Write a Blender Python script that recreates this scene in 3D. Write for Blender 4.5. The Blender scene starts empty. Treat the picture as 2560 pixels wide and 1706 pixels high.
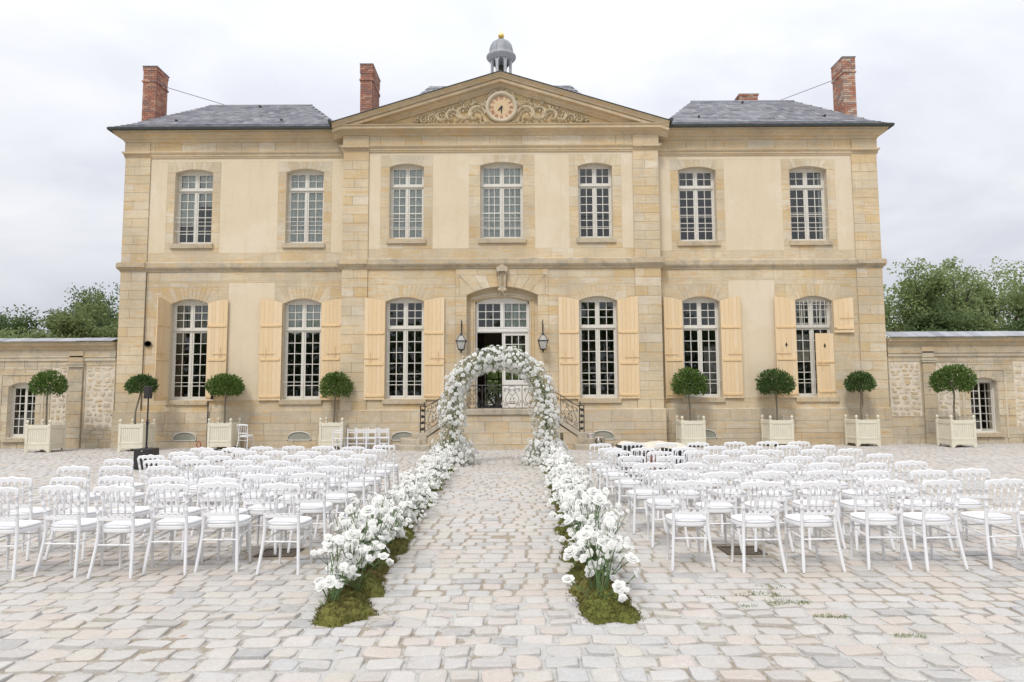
import bpy, math, random
from mathutils import Vector, Matrix
R = random.Random(7)
rad = math.radians
scn = bpy.context.scene
col = scn.collection

# ------------------------------------------------------------------ camera, sky, sun, exposure
cam_d = bpy.data.cameras.new('camera')
cam_d.sensor_width = 36.0
cam_d.lens = 36.0 * 1700.0 / 2560.0
cam_d.clip_end = 2000.0
cam = bpy.data.objects.new('camera', cam_d)
col.objects.link(cam)
cam.matrix_world = (Matrix.Translation((0.376, 0.0, 1.7)) @ Matrix.Rotation(math.pi / 2 + rad(4.88), 4, 'X')
                    @ Matrix.Rotation(-rad(0.305), 4, 'Z'))
scn.camera = cam

SUN_EL, SUN_AZ = rad(52), rad(205)        # azimuth clockwise from +Y (the facade lies at +Y)
world = bpy.data.worlds.new('World')
scn.world = world
world.use_nodes = True
wn, wl = world.node_tree.nodes, world.node_tree.links
wn.clear()
w_out = wn.new('ShaderNodeOutputWorld')
w_bg = wn.new('ShaderNodeBackground')
w_bg.inputs['Strength'].default_value = 0.1
sky = wn.new('ShaderNodeTexSky')
sky.sky_type = 'NISHITA'
sky.sun_disc = False
sky.sun_elevation = SUN_EL
sky.sun_rotation = SUN_AZ
tc = wn.new('ShaderNodeTexCoord')
sep = wn.new('ShaderNodeSeparateXYZ')
wl.new(tc.outputs['Generated'], sep.inputs[0])
# cloud layer: directions projected on to a flat cloud deck, soft fbm
den = wn.new('ShaderNodeMath'); den.operation = 'MAXIMUM'; den.inputs[1].default_value = 0.0
wl.new(sep.outputs['Z'], den.inputs[0])
den2 = wn.new('ShaderNodeMath'); den2.operation = 'ADD'; den2.inputs[1].default_value = 0.35
wl.new(den.outputs[0], den2.inputs[0])
vdiv = wn.new('ShaderNodeVectorMath'); vdiv.operation = 'DIVIDE'
cmb = wn.new('ShaderNodeCombineXYZ')
for i in range(3):
    wl.new(den2.outputs[0], cmb.inputs[i])
wl.new(tc.outputs['Generated'], vdiv.inputs[0])
wl.new(cmb.outputs[0], vdiv.inputs[1])
n1 = wn.new('ShaderNodeTexNoise'); n1.inputs['Scale'].default_value = 1.7; n1.inputs['Detail'].default_value = 9
n1.inputs['Roughness'].default_value = 0.52; n1.inputs['Distortion'].default_value = 0.35
mp = wn.new('ShaderNodeMapping'); mp.inputs['Location'].default_value = (3.1, 7.4, 0.6); mp.inputs['Scale'].default_value = (1.0, 1.3, 2.2)
wl.new(vdiv.outputs[0], mp.inputs['Vector'])
wl.new(mp.outputs[0], n1.inputs['Vector'])
cr = wn.new('ShaderNodeValToRGB')
cr.color_ramp.elements[0].position = 0.40; cr.color_ramp.elements[0].color = (5.3, 5.45, 5.95, 1)
cr.color_ramp.elements[1].position = 0.66; cr.color_ramp.elements[1].color = (6.75, 6.82, 7.05, 1)
wl.new(n1.outputs['Fac'], cr.inputs[0])
# an overcast sky brightens from the horizon to the zenith
gr = wn.new('ShaderNodeMapRange')
gr.inputs['From Min'].default_value = 0.0; gr.inputs['From Max'].default_value = 1.0
gr.inputs['To Min'].default_value = 0.86; gr.inputs['To Max'].default_value = 1.8
wl.new(den.outputs[0], gr.inputs['Value'])
vs = wn.new('ShaderNodeVectorMath'); vs.operation = 'SCALE'
wl.new(cr.outputs[0], vs.inputs[0]); wl.new(gr.outputs[0], vs.inputs['Scale'])
wm = wn.new('ShaderNodeMixRGB'); wm.inputs[0].default_value = 0.97
wl.new(sky.outputs[0], wm.inputs[1]); wl.new(vs.outputs[0], wm.inputs[2])
wl.new(wm.outputs[0], w_bg.inputs['Color'])
wl.new(w_bg.outputs[0], w_out.inputs['Surface'])

sun_d = bpy.data.lights.new('sun', 'SUN')
sun_d.energy = 1.4
sun_d.angle = rad(14)
sun_d.color = (1.0, 0.965, 0.91)
sun = bpy.data.objects.new('sun', sun_d)
col.objects.link(sun)
sd = Vector((math.sin(SUN_AZ) * math.cos(SUN_EL), math.cos(SUN_AZ) * math.cos(SUN_EL), math.sin(SUN_EL)))
sun.rotation_euler = sd.to_track_quat('Z', 'Y').to_euler()
vsn = scn.view_settings
vsn.view_transform = 'Standard'
try: vsn.look = 'None'
except Exception: pass
vsn.exposure = 0.38
vsn.gamma = 1.0
vsn.use_curve_mapping = False

# ------------------------------------------------------------------ helpers: objects
WLOC = {}

def thing(name, label, cat, loc=(0, 0, 0), rz=0.0, group=None):
    o = bpy.data.objects.new(name, None)
    col.objects.link(o)
    o.location = loc
    o.rotation_euler = (0, 0, rz)
    o.empty_display_size = 0.2
    o['label'] = label
    o['category'] = cat
    if group: o['group'] = group
    WLOC[o] = Vector(loc)
    return o

def obj(name, data, m=None, parent=None, loc=(0, 0, 0), rot=None, scale=None, world=True, kind=None):
    """link one mesh object; loc is a world position when world is True (parents unrotated)"""
    if isinstance(data, MB): data = data.mesh(name, m)
    elif m is not None and not data.materials: data.materials.append(m)
    o = bpy.data.objects.new(name, data)
    col.objects.link(o)
    loc = Vector(loc)
    if parent is not None:
        o.parent = parent
        o.location = loc - WLOC.get(parent, Vector()) if world else loc
    else:
        o.location = loc
    if world: WLOC[o] = loc
    if rot: o.rotation_euler = rot
    if scale: o.scale = scale
    if kind: o['kind'] = kind
    return o

def copy_tree(o, parent=None):
    c = o.copy()
    col.objects.link(c)
    if parent is not None: c.parent = parent
    for ch in KIDS.get(o, ()):
        d = ch.copy(); col.objects.link(d); d.parent = c
        for g in KIDS.get(ch, ()):
            e = g.copy(); col.objects.link(e); e.parent = d
    return c

KIDS = {}

def kid(parent, o):
    KIDS.setdefault(parent, []).append(o)
    return o

# ------------------------------------------------------------------ helpers: meshes
class MB:
    def __init__(self):
        self.V, self.F, self.S = [], [], []
    def add(self, vs, fs, smooth=False):
        b = len(self.V)
        self.V.extend(vs)
        self.F.extend([tuple(i + b for i in f) for f in fs])
        self.S.extend([smooth] * len(fs))
    def mesh(self, name, m=None):
        me = bpy.data.meshes.new(name)
        me.from_pydata([tuple(v) for v in self.V], [], self.F)
        me.polygons.foreach_set('use_smooth', self.S)
        if m is not None: me.materials.append(m)
        me.update()
        return me
    def box(self, x0, x1, y0, y1, z0, z1):
        v = [(x0, y0, z0), (x1, y0, z0), (x1, y1, z0), (x0, y1, z0), (x0, y0, z1), (x1, y0, z1), (x1, y1, z1), (x0, y1, z1)]
        self.add(v, [(0, 3, 2, 1), (4, 5, 6, 7), (0, 1, 5, 4), (1, 2, 6, 5), (2, 3, 7, 6), (3, 0, 4, 7)])
    def block(self, x0, x1, yf, yb, z0, z1, c=0.008):
        """a stone whose front (-Y) arrises are chamfered"""
        v = [(x0, yb, z0), (x1, yb, z0), (x1, yb, z1), (x0, yb, z1),
             (x0, yf + c, z0), (x1, yf + c, z0), (x1, yf + c, z1), (x0, yf + c, z1),
             (x0 + c, yf, z0 + c), (x1 - c, yf, z0 + c), (x1 - c, yf, z1 - c), (x0 + c, yf, z1 - c)]
        f = [(8, 9, 10, 11)]
        for i in range(4):
            j = (i + 1) % 4
            f.append((i, j, 4 + j, 4 + i)); f.append((4 + i, 4 + j, 8 + j, 8 + i))
        self.add(v, f)
    def cbox(self, x0, x1, y0, y1, z0, z1, c):
        """box with every edge chamfered"""
        v, idx = [], {}
        X, Y, Z = (x0, x1), (y0, y1), (z0, z1)
        for i in (0, 1):
            for j in (0, 1):
                for k in (0, 1):
                    sx, sy, sz = (1 - 2 * i), (1 - 2 * j), (1 - 2 * k)
                    for a in range(3):
                        p = [X[i] + sx * c, Y[j] + sy * c, Z[k] + sz * c]
                        p[a] = (X[i], Y[j], Z[k])[a]
                        idx[(i, j, k, a)] = len(v); v.append(tuple(p))
        f = []
        def q(*ks): f.append(tuple(idx[k] for k in ks))
        q((0,0,0,0),(0,0,1,0),(0,1,1,0),(0,1,0,0)); q((1,0,0,0),(1,1,0,0),(1,1,1,0),(1,0,1,0))
        q((0,0,0,1),(1,0,0,1),(1,0,1,1),(0,0,1,1)); q((0,1,0,1),(0,1,1,1),(1,1,1,1),(1,1,0,1))
        q((0,0,0,2),(0,1,0,2),(1,1,0,2),(1,0,0,2)); q((0,0,1,2),(1,0,1,2),(1,1,1,2),(0,1,1,2))
        for j in (0, 1):
            for k in (0, 1): q((0,j,k,1),(1,j,k,1),(1,j,k,2),(0,j,k,2))
        for i in (0, 1):
            for k in (0, 1): q((i,0,k,0),(i,1,k,0),(i,1,k,2),(i,0,k,2))
        for i in (0, 1):
            for j in (0, 1): q((i,j,0,0),(i,j,1,0),(i,j,1,1),(i,j,0,1))
        for i in (0, 1):
            for j in (0, 1):
                for k in (0, 1): q((i,j,k,0),(i,j,k,1),(i,j,k,2))
        self.add(v, f)
    def tube(self, pts, r, n=8, caps=True, smooth=True, flat=1.0):
        pts = [Vector(p) for p in pts]
        if not hasattr(r, '__len__'): r = [r] * len(pts)
        vs, fs = [], []
        up = Vector((0, 0, 1))
        t0 = (pts[1] - pts[0]).normalized()
        side = t0.cross(up)
        if side.length < 1e-3: side = Vector((1, 0, 0))
        side.normalize()
        for i, p in enumerate(pts):
            if i == 0: t = pts[1] - pts[0]
            elif i == len(pts) - 1: t = pts[-1] - pts[-2]
            else: t = pts[i + 1] - pts[i - 1]
            t.normalize()
            side = (side - t * side.dot(t))
            if side.length < 1e-4: side = t.orthogonal()
            side.normalize()
            b = t.cross(side)
            for k in range(n):
                a = 2 * math.pi * k / n
                vs.append(p + side * (math.cos(a) * r[i]) + b * (math.sin(a) * r[i] * flat))
        m = len(pts)
        for i in range(m - 1):
            for k in range(n):
                k2 = (k + 1) % n
                fs.append((i * n + k, i * n + k2, (i + 1) * n + k2, (i + 1) * n + k))
        self.add(vs, fs, smooth)
        if caps:
            self.add([vs[k] for k in range(n)], [tuple(range(n - 1, -1, -1))])
            self.add([vs[(m - 1) * n + k] for k in range(n)], [tuple(range(n))])
    def lathe(self, prof, c=(0, 0, 0), n=16, smooth=True, a0=0.0):
        vs, fs = [], []
        for r, z in prof:
            for k in range(n):
                a = 2 * math.pi * k / n + a0
                vs.append((c[0] + r * math.cos(a), c[1] + r * math.sin(a), c[2] + z))
        for i in range(len(prof) - 1):
            for k in range(n):
                k2 = (k + 1) % n
                fs.append((i * n + k, i * n + k2, (i + 1) * n + k2, (i + 1) * n + k))
        self.add(vs, fs, smooth)
        self.add(vs[:n], [tuple(range(n - 1, -1, -1))]); self.add(vs[-n:], [tuple(range(n))])
    def prism(self, poly, y0, y1):
        """poly: counter-clockwise in XZ seen from -Y; y0 front, y1 back"""
        n = len(poly)
        v = [(x, y0, z) for x, z in poly] + [(x, y1, z) for x, z in poly]
        f = [tuple(range(n)), tuple(range(2 * n - 1, n - 1, -1))]
        for i in range(n):
            j = (i + 1) % n
            f.append((i, n + i, n + j, j))
        self.add(v, f)
    def strips(self, xs, zb, zt, y0, y1, smooth=False):
        """a board cut along curves: between zb(x) and zt(x)"""
        n = len(xs)
        v, f = [], []
        for x in xs:
            a, b = zb(x), zt(x)
            v += [(x, y0, a), (x, y0, b), (x, y1, a), (x, y1, b)]
        for i in range(n - 1):
            p, q = 4 * i, 4 * i + 4
            f += [(p, q, q + 1, p + 1), (p + 2, p + 3, q + 3, q + 2), (p + 1, q + 1, q + 3, p + 3), (p, p + 2, q + 2, q)]
        f += [(0, 1, 3, 2), (4 * n - 4, 4 * n - 2, 4 * n - 1, 4 * n - 3)]
        self.add(v, f, smooth)
    def sweep(self, path, prof):
        """moulding: path in plan (x,y), prof [(out,z)]; outward is to the right of travel"""
        P = [Vector((p[0], p[1])) for p in path]
        nrm = []
        for i in range(len(P) - 1):
            d = (P[i + 1] - P[i]).normalized()
            nrm.append(Vector((d.y, -d.x)))
        rings = []
        for i, p in enumerate(P):
            if i == 0: m = nrm[0]
            elif i == len(P) - 1: m = nrm[-1]
            else:
                m = nrm[i - 1] + nrm[i]
                m = m / max(0.2, m.dot(nrm[i]))
            rings.append([(p.x + m.x * o, p.y + m.y * o, z) for o, z in prof])
        k = len(prof)
        v = [q for r in rings for q in r]
        f = []
        for i in range(len(P) - 1):
            for j in range(k - 1):
                f.append((i * k + j, (i + 1) * k + j, (i + 1) * k + j + 1, i * k + j + 1))
        f.append(tuple(range(k - 1, -1, -1))); f.append(tuple(range((len(P) - 1) * k, len(P) * k)))
        self.add(v, f)

def frange(a, b, n): return [a + (b - a) * i / (n - 1) for i in range(n)]

# ------------------------------------------------------------------ materials
def new_mat(name):
    m = bpy.data.materials.new(name)
    m.use_nodes = True
    nt = m.node_tree
    b = nt.nodes['Principled BSDF']
    return m, nt, nt.nodes, nt.links, b

def noise(N, L, vec, scale, detail=4, rough=0.55, dist=0.0):
    t = N.new('ShaderNodeTexNoise')
    t.inputs['Scale'].default_value = scale; t.inputs['Detail'].default_value = detail
    t.inputs['Roughness'].default_value = rough; t.inputs['Distortion'].default_value = dist
    if vec is not None: L.new(vec, t.inputs['Vector'])
    return t.outputs['Fac']

def ramp(N, L, fac, stops, interp='LINEAR'):
    r = N.new('ShaderNodeValToRGB')
    r.color_ramp.interpolation = interp
    while len(r.color_ramp.elements) < len(stops): r.color_ramp.elements.new(0.5)
    for e, (p, c) in zip(r.color_ramp.elements, stops):
        e.position = p
        e.color = (c, c, c, 1) if not hasattr(c, '__len__') else (*c, 1)
    L.new(fac, r.inputs[0])
    return r.outputs[0]

def mix(N, L, fac, a, b, mode='MIX'):
    m = N.new('ShaderNodeMixRGB'); m.blend_type = mode
    for i, s in ((0, fac), (1, a), (2, b)):
        if hasattr(s, 'is_linked') or hasattr(s, 'links'): L.new(s, m.inputs[i])
        elif i == 0: m.inputs[0].default_value = s
        else: m.inputs[i].default_value = (*s, 1)
    return m.outputs[0]

def pos(N, L, scale=None):
    g = N.new('ShaderNodeNewGeometry')
    if scale is None: return g.outputs['Position']
    mp = N.new('ShaderNodeMapping'); mp.inputs['Scale'].default_value = scale
    L.new(g.outputs['Position'], mp.inputs['Vector'])
    return mp.outputs[0]

def piece_random(N, L):
    oi = N.new('ShaderNodeObjectInfo'); g = N.new('ShaderNodeNewGeometry')
    a = N.new('ShaderNodeMath'); a.operation = 'ADD'
    L.new(oi.outputs['Random'], a.inputs[0]); L.new(g.outputs['Random Per Island'], a.inputs[1])
    f = N.new('ShaderNodeMath'); f.operation = 'FRACT'; L.new(a.outputs[0], f.inputs[0])
    return f.outputs[0]

def bump(N, L, b, h, strength=0.3, dist=0.01):
    bp = N.new('ShaderNodeBump'); bp.inputs['Strength'].default_value = strength; bp.inputs['Distance'].default_value = dist
    L.new(h, bp.inputs['Height']); L.new(bp.outputs[0], b.inputs['Normal'])

def spread(cols):
    n = len(cols)
    return [(i / n, c) for i, c in enumerate(cols)]

def simple(name, c, rough=0.6, metal=0.0, var=0.08, vscale=6.0, spec=0.5, bmp=0.0, bscale=60, aniso=None):
    m, nt, N, L, b = new_mat(name)
    p = pos(N, L, aniso)
    f = noise(N, L, p, vscale, 5)
    lo = tuple(x * (1 - var) for x in c); hi = tuple(min(1, x * (1 + var)) for x in c)
    L.new(ramp(N, L, f, [(0.3, lo), (0.7, hi)]), b.inputs['Base Color'])
    b.inputs['Roughness'].default_value = rough; b.inputs['Metallic'].default_value = metal
    b.inputs['Specular IOR Level'].default_value = spec
    if bmp: bump(N, L, b, noise(N, L, p, bscale, 4), bmp, 0.004)
    return m

def ashlar_mat(name, cols, lich=0.0, stain=0.35, rub=False):
    m, nt, N, L, b = new_mat(name)
    p = pos(N, L)
    base = ramp(N, L, piece_random(N, L), spread(cols), 'CONSTANT')
    mean = tuple(sum(q[k] for q in cols) / len(cols) for k in range(3))
    base = mix(N, L, 0.08, base, mean)
    big = ramp(N, L, noise(N, L, p, 0.55, 6, 0.6), [(0.35, (0.83, 0.82, 0.80)), (0.65, (1.10, 1.09, 1.06))])
    c = mix(N, L, 1.0, base, big, 'MULTIPLY')
    bed = noise(N, L, pos(N, L, (0.7, 0.7, 6.0)), 1.6, 6, 0.62, 1.2)
    c = mix(N, L, ramp(N, L, bed, [(0.50, 0.0), (0.66, stain * 2.0)]), c, (0.60, 0.39, 0.17))
    drip = noise(N, L, pos(N, L, (3.0, 3.0, 0.28)), 1.5, 7, 0.68)
    c = mix(N, L, ramp(N, L, drip, [(0.54, 0.0), (0.72, 0.5)]), c, (0.40, 0.335, 0.25))
    wth = noise(N, L, p, 0.9, 8, 0.65)
    c = mix(N, L, ramp(N, L, wth, [(0.52, 0.0), (0.68, 0.55)]), c, (0.49, 0.43, 0.33))
    pale = noise(N, L, pos(N, L, (1.0, 1.0, 4.0)), 2.3, 5, 0.6, 0.6)
    c = mix(N, L, ramp(N, L, pale, [(0.56, 0.0), (0.74, 0.45)]), c, (0.70, 0.64, 0.53))
    if lich:
        l = noise(N, L, p, 2.4, 9, 0.72)
        c = mix(N, L, ramp(N, L, l, [(0.5, 0.0), (0.62, lich)]), c, (0.27, 0.25, 0.21))
    fine = noise(N, L, p, 22, 6, 0.65)
    c = mix(N, L, 1.0, c, ramp(N, L, fine, [(0.3, (0.90, 0.90, 0.89)), (0.7, (1.07, 1.07, 1.07))]), 'MULTIPLY')
    L.new(c, b.inputs['Base Color'])
    b.inputs['Roughness'].default_value = 0.9; b.inputs['Specular IOR Level'].default_value = 0.25
    bump(N, L, b, noise(N, L, p, 30 if not rub else 14, 7, 0.68), 0.45, 0.012 if not rub else 0.03)
    return m

M = {}
CREAM = [(0.625, 0.525, 0.375), (0.615, 0.50, 0.34), (0.64, 0.55, 0.41), (0.60, 0.51, 0.37), (0.625, 0.52, 0.365), (0.61, 0.475, 0.29), (0.66, 0.59, 0.475), (0.615, 0.515, 0.36), (0.605, 0.525, 0.40), (0.63, 0.53, 0.38), (0.60, 0.46, 0.27), (0.62, 0.525, 0.38)]
M['ashlar'] = ashlar_mat('ashlar limestone', CREAM)
M['plinth'] = ashlar_mat('weathered plinth limestone', [(0.57, 0.485, 0.365), (0.55, 0.47, 0.355), (0.59, 0.52, 0.41), (0.56, 0.45, 0.31)], lich=0.2)
M['mould'] = ashlar_mat('moulded limestone', [(0.585, 0.475, 0.325), (0.595, 0.49, 0.35)], lich=0.12)
M['lichen'] = ashlar_mat('lichened limestone', [(0.52, 0.45, 0.34), (0.56, 0.47, 0.34)], lich=0.55)
M['step'] = ashlar_mat('worn step stone', [(0.48, 0.43, 0.35), (0.45, 0.40, 0.32)], lich=0.6, stain=0.1)
M['wallstone'] = ashlar_mat('court wall limestone', [(0.58, 0.50, 0.375), (0.57, 0.47, 0.33), (0.60, 0.54, 0.43), (0.54, 0.475, 0.37)], lich=0.4, stain=0.3)
M['rubble'] = ashlar_mat('rubble stone', [(0.64, 0.57, 0.46), (0.60, 0.49, 0.33), (0.66, 0.60, 0.50), (0.58, 0.51, 0.40), (0.65, 0.56, 0.42)], lich=0.1, rub=True)
M['keystone'] = ashlar_mat('carved keystone', [(0.50, 0.43, 0.33)], lich=0.35)
def mat_plaster():
    m, nt, N, L, b = new_mat('cream lime plaster')
    p = pos(N, L)
    c = ramp(N, L, noise(N, L, p, 0.8, 6, 0.6), [(0.3, (0.675, 0.565, 0.405)), (0.7, (0.715, 0.61, 0.45))])
    c = mix(N, L, ramp(N, L, noise(N, L, p, 0.55, 5, 0.55, 0.5), [(0.54, 0.0), (0.62, 0.55)]), c, (0.735, 0.65, 0.515))
    c = mix(N, L, ramp(N, L, noise(N, L, pos(N, L, (2.2, 2.2, 0.35)), 1.6, 6, 0.65), [(0.5, 0.0), (0.78, 0.5)]), c, (0.60, 0.49, 0.33))
    c = mix(N, L, 1.0, c, ramp(N, L, noise(N, L, p, 14, 6, 0.7), [(0.3, (0.95, 0.95, 0.95)), (0.7, (1.03, 1.03, 1.03))]), 'MULTIPLY')
    L.new(c, b.inputs['Base Color']); b.inputs['Roughness'].default_value = 0.93; b.inputs['Specular IOR Level'].default_value = 0.2
    bump(N, L, b, noise(N, L, p, 40, 7, 0.7), 0.35, 0.006)
    return m
M['plaster'] = mat_plaster()
M['mortar'] = simple('lime mortar', (0.62, 0.54, 0.42), 0.95, var=0.1, vscale=8, spec=0.1, bmp=0.4, bscale=50)
M['rubmortar'] = simple('pale rubble mortar', (0.66, 0.59, 0.48), 0.95, var=0.14, vscale=5, spec=0.1, bmp=0.6, bscale=30)
M['relief'] = simple('carved relief stone', (0.67, 0.56, 0.385), 0.85, var=0.14, vscale=7, spec=0.2, bmp=0.3, bscale=60)
M['tymp'] = simple('tympanum stone', (0.57, 0.435, 0.25), 0.9, var=0.13, vscale=1.4, spec=0.2, bmp=0.3, bscale=60)
M['winpaint'] = simple('grey white window paint', (0.68, 0.655, 0.59), 0.45, var=0.05, vscale=9)
M['doorpaint'] = simple('off white door paint', (0.72, 0.70, 0.66), 0.45, var=0.04, vscale=9)
def mat_shutter():
    m, nt, N, L, b = new_mat('pale ochre shutter paint')
    c = ramp(N, L, piece_random(N, L), spread([(0.76, 0.58, 0.36), (0.74, 0.555, 0.33), (0.77, 0.60, 0.39), (0.725, 0.55, 0.335)]), 'CONSTANT')
    c = mix(N, L, ramp(N, L, noise(N, L, pos(N, L, (12, 12, 0.9)), 3.0, 7, 0.7), [(0.45, 0.0), (0.75, 0.55)]), c, (0.62, 0.45, 0.26))
    c = mix(N, L, ramp(N, L, noise(N, L, pos(N, L), 3.0, 8, 0.75), [(0.58, 0.0), (0.72, 0.5)]), c, (0.74, 0.64, 0.49))
    L.new(c, b.inputs['Base Color']); b.inputs['Roughness'].default_value = 0.7
    return m
M['shutter'] = mat_shutter()
M['shutterb'] = simple('pale ochre batten paint', (0.74, 0.54, 0.30), 0.6, var=0.1, vscale=5.0, aniso=(0.9, 9, 9))
M['iron'] = simple('dark wrought iron', (0.045, 0.045, 0.047), 0.45, metal=0.4, var=0.2)
M['ironrail'] = simple('weathered rail iron', (0.085, 0.082, 0.085), 0.5, metal=0.3, var=0.25)
M['zinc'] = simple('zinc sheet', (0.30, 0.31, 0.335), 0.6, metal=0.1, var=0.1, vscale=4)
M['cupola'] = simple('grey painted cupola', (0.40, 0.41, 0.44), 0.6, var=0.06)
M['gutter'] = simple('dark zinc gutter', (0.05, 0.056, 0.052), 0.55, metal=0.2, var=0.2)
M['gold'] = simple('gilded metal', (0.86, 0.62, 0.22), 0.28, metal=1.0, var=0.05)
M['bronze'] = simple('bronze bell', (0.09, 0.085, 0.07), 0.45, metal=0.7)
M['dark'] = simple('hole shade colour', (0.055, 0.045, 0.038), 0.9, var=0.1)  # dark colour standing for the shade inside small holes
M['roomwall'] = simple('dim panelled room', (0.20, 0.165, 0.13), 0.85, var=0.2, vscale=1.2)
M['curtain'] = simple('sheer curtain', (0.84, 0.88, 0.84), 0.9, var=0.06, vscale=3)
M['curtain2'] = simple('white curtain', (0.36, 0.355, 0.32), 0.9, var=0.12, vscale=3)
M['chair'] = simple('white lacquered wood', (0.80, 0.80, 0.815), 0.34, var=0.012, vscale=3)
M['cushion'] = simple('white leatherette', (0.86, 0.86, 0.865), 0.5, var=0.012, vscale=8, bmp=0.05, bscale=200)
M['planter'] = simple('cream painted planter', (0.715, 0.675, 0.545), 0.5, var=0.05, vscale=5)
M['soil'] = simple('potting soil', (0.06, 0.045, 0.03), 0.95, var=0.3, vscale=30)
M['bark'] = simple('bay bark', (0.19, 0.165, 0.125), 0.85, var=0.25, vscale=20, bmp=0.4, bscale=60)
M['treebark'] = simple('tree bark', (0.10, 0.085, 0.065), 0.9, var=0.3, vscale=4)
M['black'] = simple('black speaker shell', (0.018, 0.018, 0.02), 0.5, var=0.2)
M['grille'] = simple('black speaker grille', (0.03, 0.028, 0.028), 0.75, var=0.2, vscale=200)
M['clockface'] = simple('pale clock dial', (0.62, 0.46, 0.28), 0.7, var=0.05, vscale=6, aniso=(6, 1, 0.5))
M['clockring'] = simple('dial surround stone', (0.53, 0.46, 0.345), 0.85, var=0.12, vscale=6)
M['numeral'] = simple('rust red numeral paint', (0.36, 0.115, 0.075), 0.7, var=0.15)
M['lead'] = simple('lead flashing', (0.17, 0.175, 0.19), 0.6, metal=0.2)
M['mesh'] = simple('vent mesh', (0.30, 0.295, 0.25), 0.8, var=0.12, vscale=3)
M['ventframe'] = simple('white vent frame', (0.66, 0.64, 0.58), 0.5, var=0.05)
M['grate'] = simple('cast iron grate', (0.085, 0.065, 0.05), 0.7, metal=0.2, var=0.3, vscale=20)
M['stem'] = simple('green flower stem', (0.10, 0.17, 0.055), 0.6, var=0.25, vscale=5)
M['wood'] = simple('unfinished wood', (0.48, 0.33, 0.18), 0.7, var=0.15, vscale=4)
M['cloth'] = simple('cream cloth', (0.66, 0.60, 0.50), 0.9, var=0.08)
M['brown'] = simple('brown leather bag', (0.17, 0.06, 0.03), 0.6, var=0.2)
M['redhose'] = simple('red rubber hose', (0.42, 0.03, 0.03), 0.5)
M['bucket'] = simple('white enamel bucket', (0.62, 0.58, 0.56), 0.4, var=0.1)
M['ceramic'] = simple('blush ceramic', (0.6, 0.45, 0.4), 0.4)
M['white'] = simple('white paint', (0.78, 0.78, 0.79), 0.45, var=0.03)
M['deadleaf'] = simple('dead leaf', (0.40, 0.13, 0.04), 0.8)

def mat_brick():
    m, nt, N, L, b = new_mat('chimney brick')
    c = ramp(N, L, piece_random(N, L), spread([(0.35, 0.17, 0.115), (0.40, 0.21, 0.145), (0.31, 0.13, 0.09), (0.46, 0.27, 0.19), (0.25, 0.15, 0.125), (0.39, 0.17, 0.11)]), 'CONSTANT')
    p = pos(N, L)
    c = mix(N, L, ramp(N, L, noise(N, L, p, 5, 5), [(0.45, 0.0), (0.75, 0.45)]), c, (0.30, 0.17, 0.13))
    L.new(c, b.inputs['Base Color']); b.inputs['Roughness'].default_value = 0.9
    bump(N, L, b, noise(N, L, p, 60, 4), 0.4, 0.004)
    return m
M['brick'] = mat_brick()

def mat_brick_pale():
    m, nt, N, L, b = new_mat('weathered chimney brick')
    c = ramp(N, L, piece_random(N, L), spread([(0.40, 0.17, 0.11), (0.50, 0.34, 0.26), (0.36, 0.19, 0.14), (0.52, 0.40, 0.33), (0.30, 0.22, 0.18), (0.44, 0.20, 0.13), (0.47, 0.28, 0.19)]), 'CONSTANT')
    L.new(c, b.inputs['Base Color']); b.inputs['Roughness'].default_value = 0.9
    bump(N, L, b, noise(N, L, pos(N, L), 60, 4), 0.4, 0.004)
    return m
M['brickpale'] = mat_brick_pale()
M['brickmortar'] = simple('brick joint mortar', (0.50, 0.42, 0.35), 0.95, var=0.15, vscale=9)

def mat_slate():
    m, nt, N, L, b = new_mat('roof slate')
    c = ramp(N, L, piece_random(N, L), spread([(0.25, 0.26, 0.30), (0.36, 0.365, 0.40), (0.31, 0.315, 0.35), (0.42, 0.415, 0.44), (0.33, 0.32, 0.35), (0.38, 0.395, 0.43)]), 'CONSTANT')
    p = pos(N, L)
    c = mix(N, L, ramp(N, L, noise(N, L, p, 1.1, 6), [(0.4, 0.0), (0.7, 0.3)]), c, (0.31, 0.305, 0.315))
    L.new(c, b.inputs['Base Color']); b.inputs['Roughness'].default_value = 0.55
    return m
M['slate'] = mat_slate()

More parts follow.
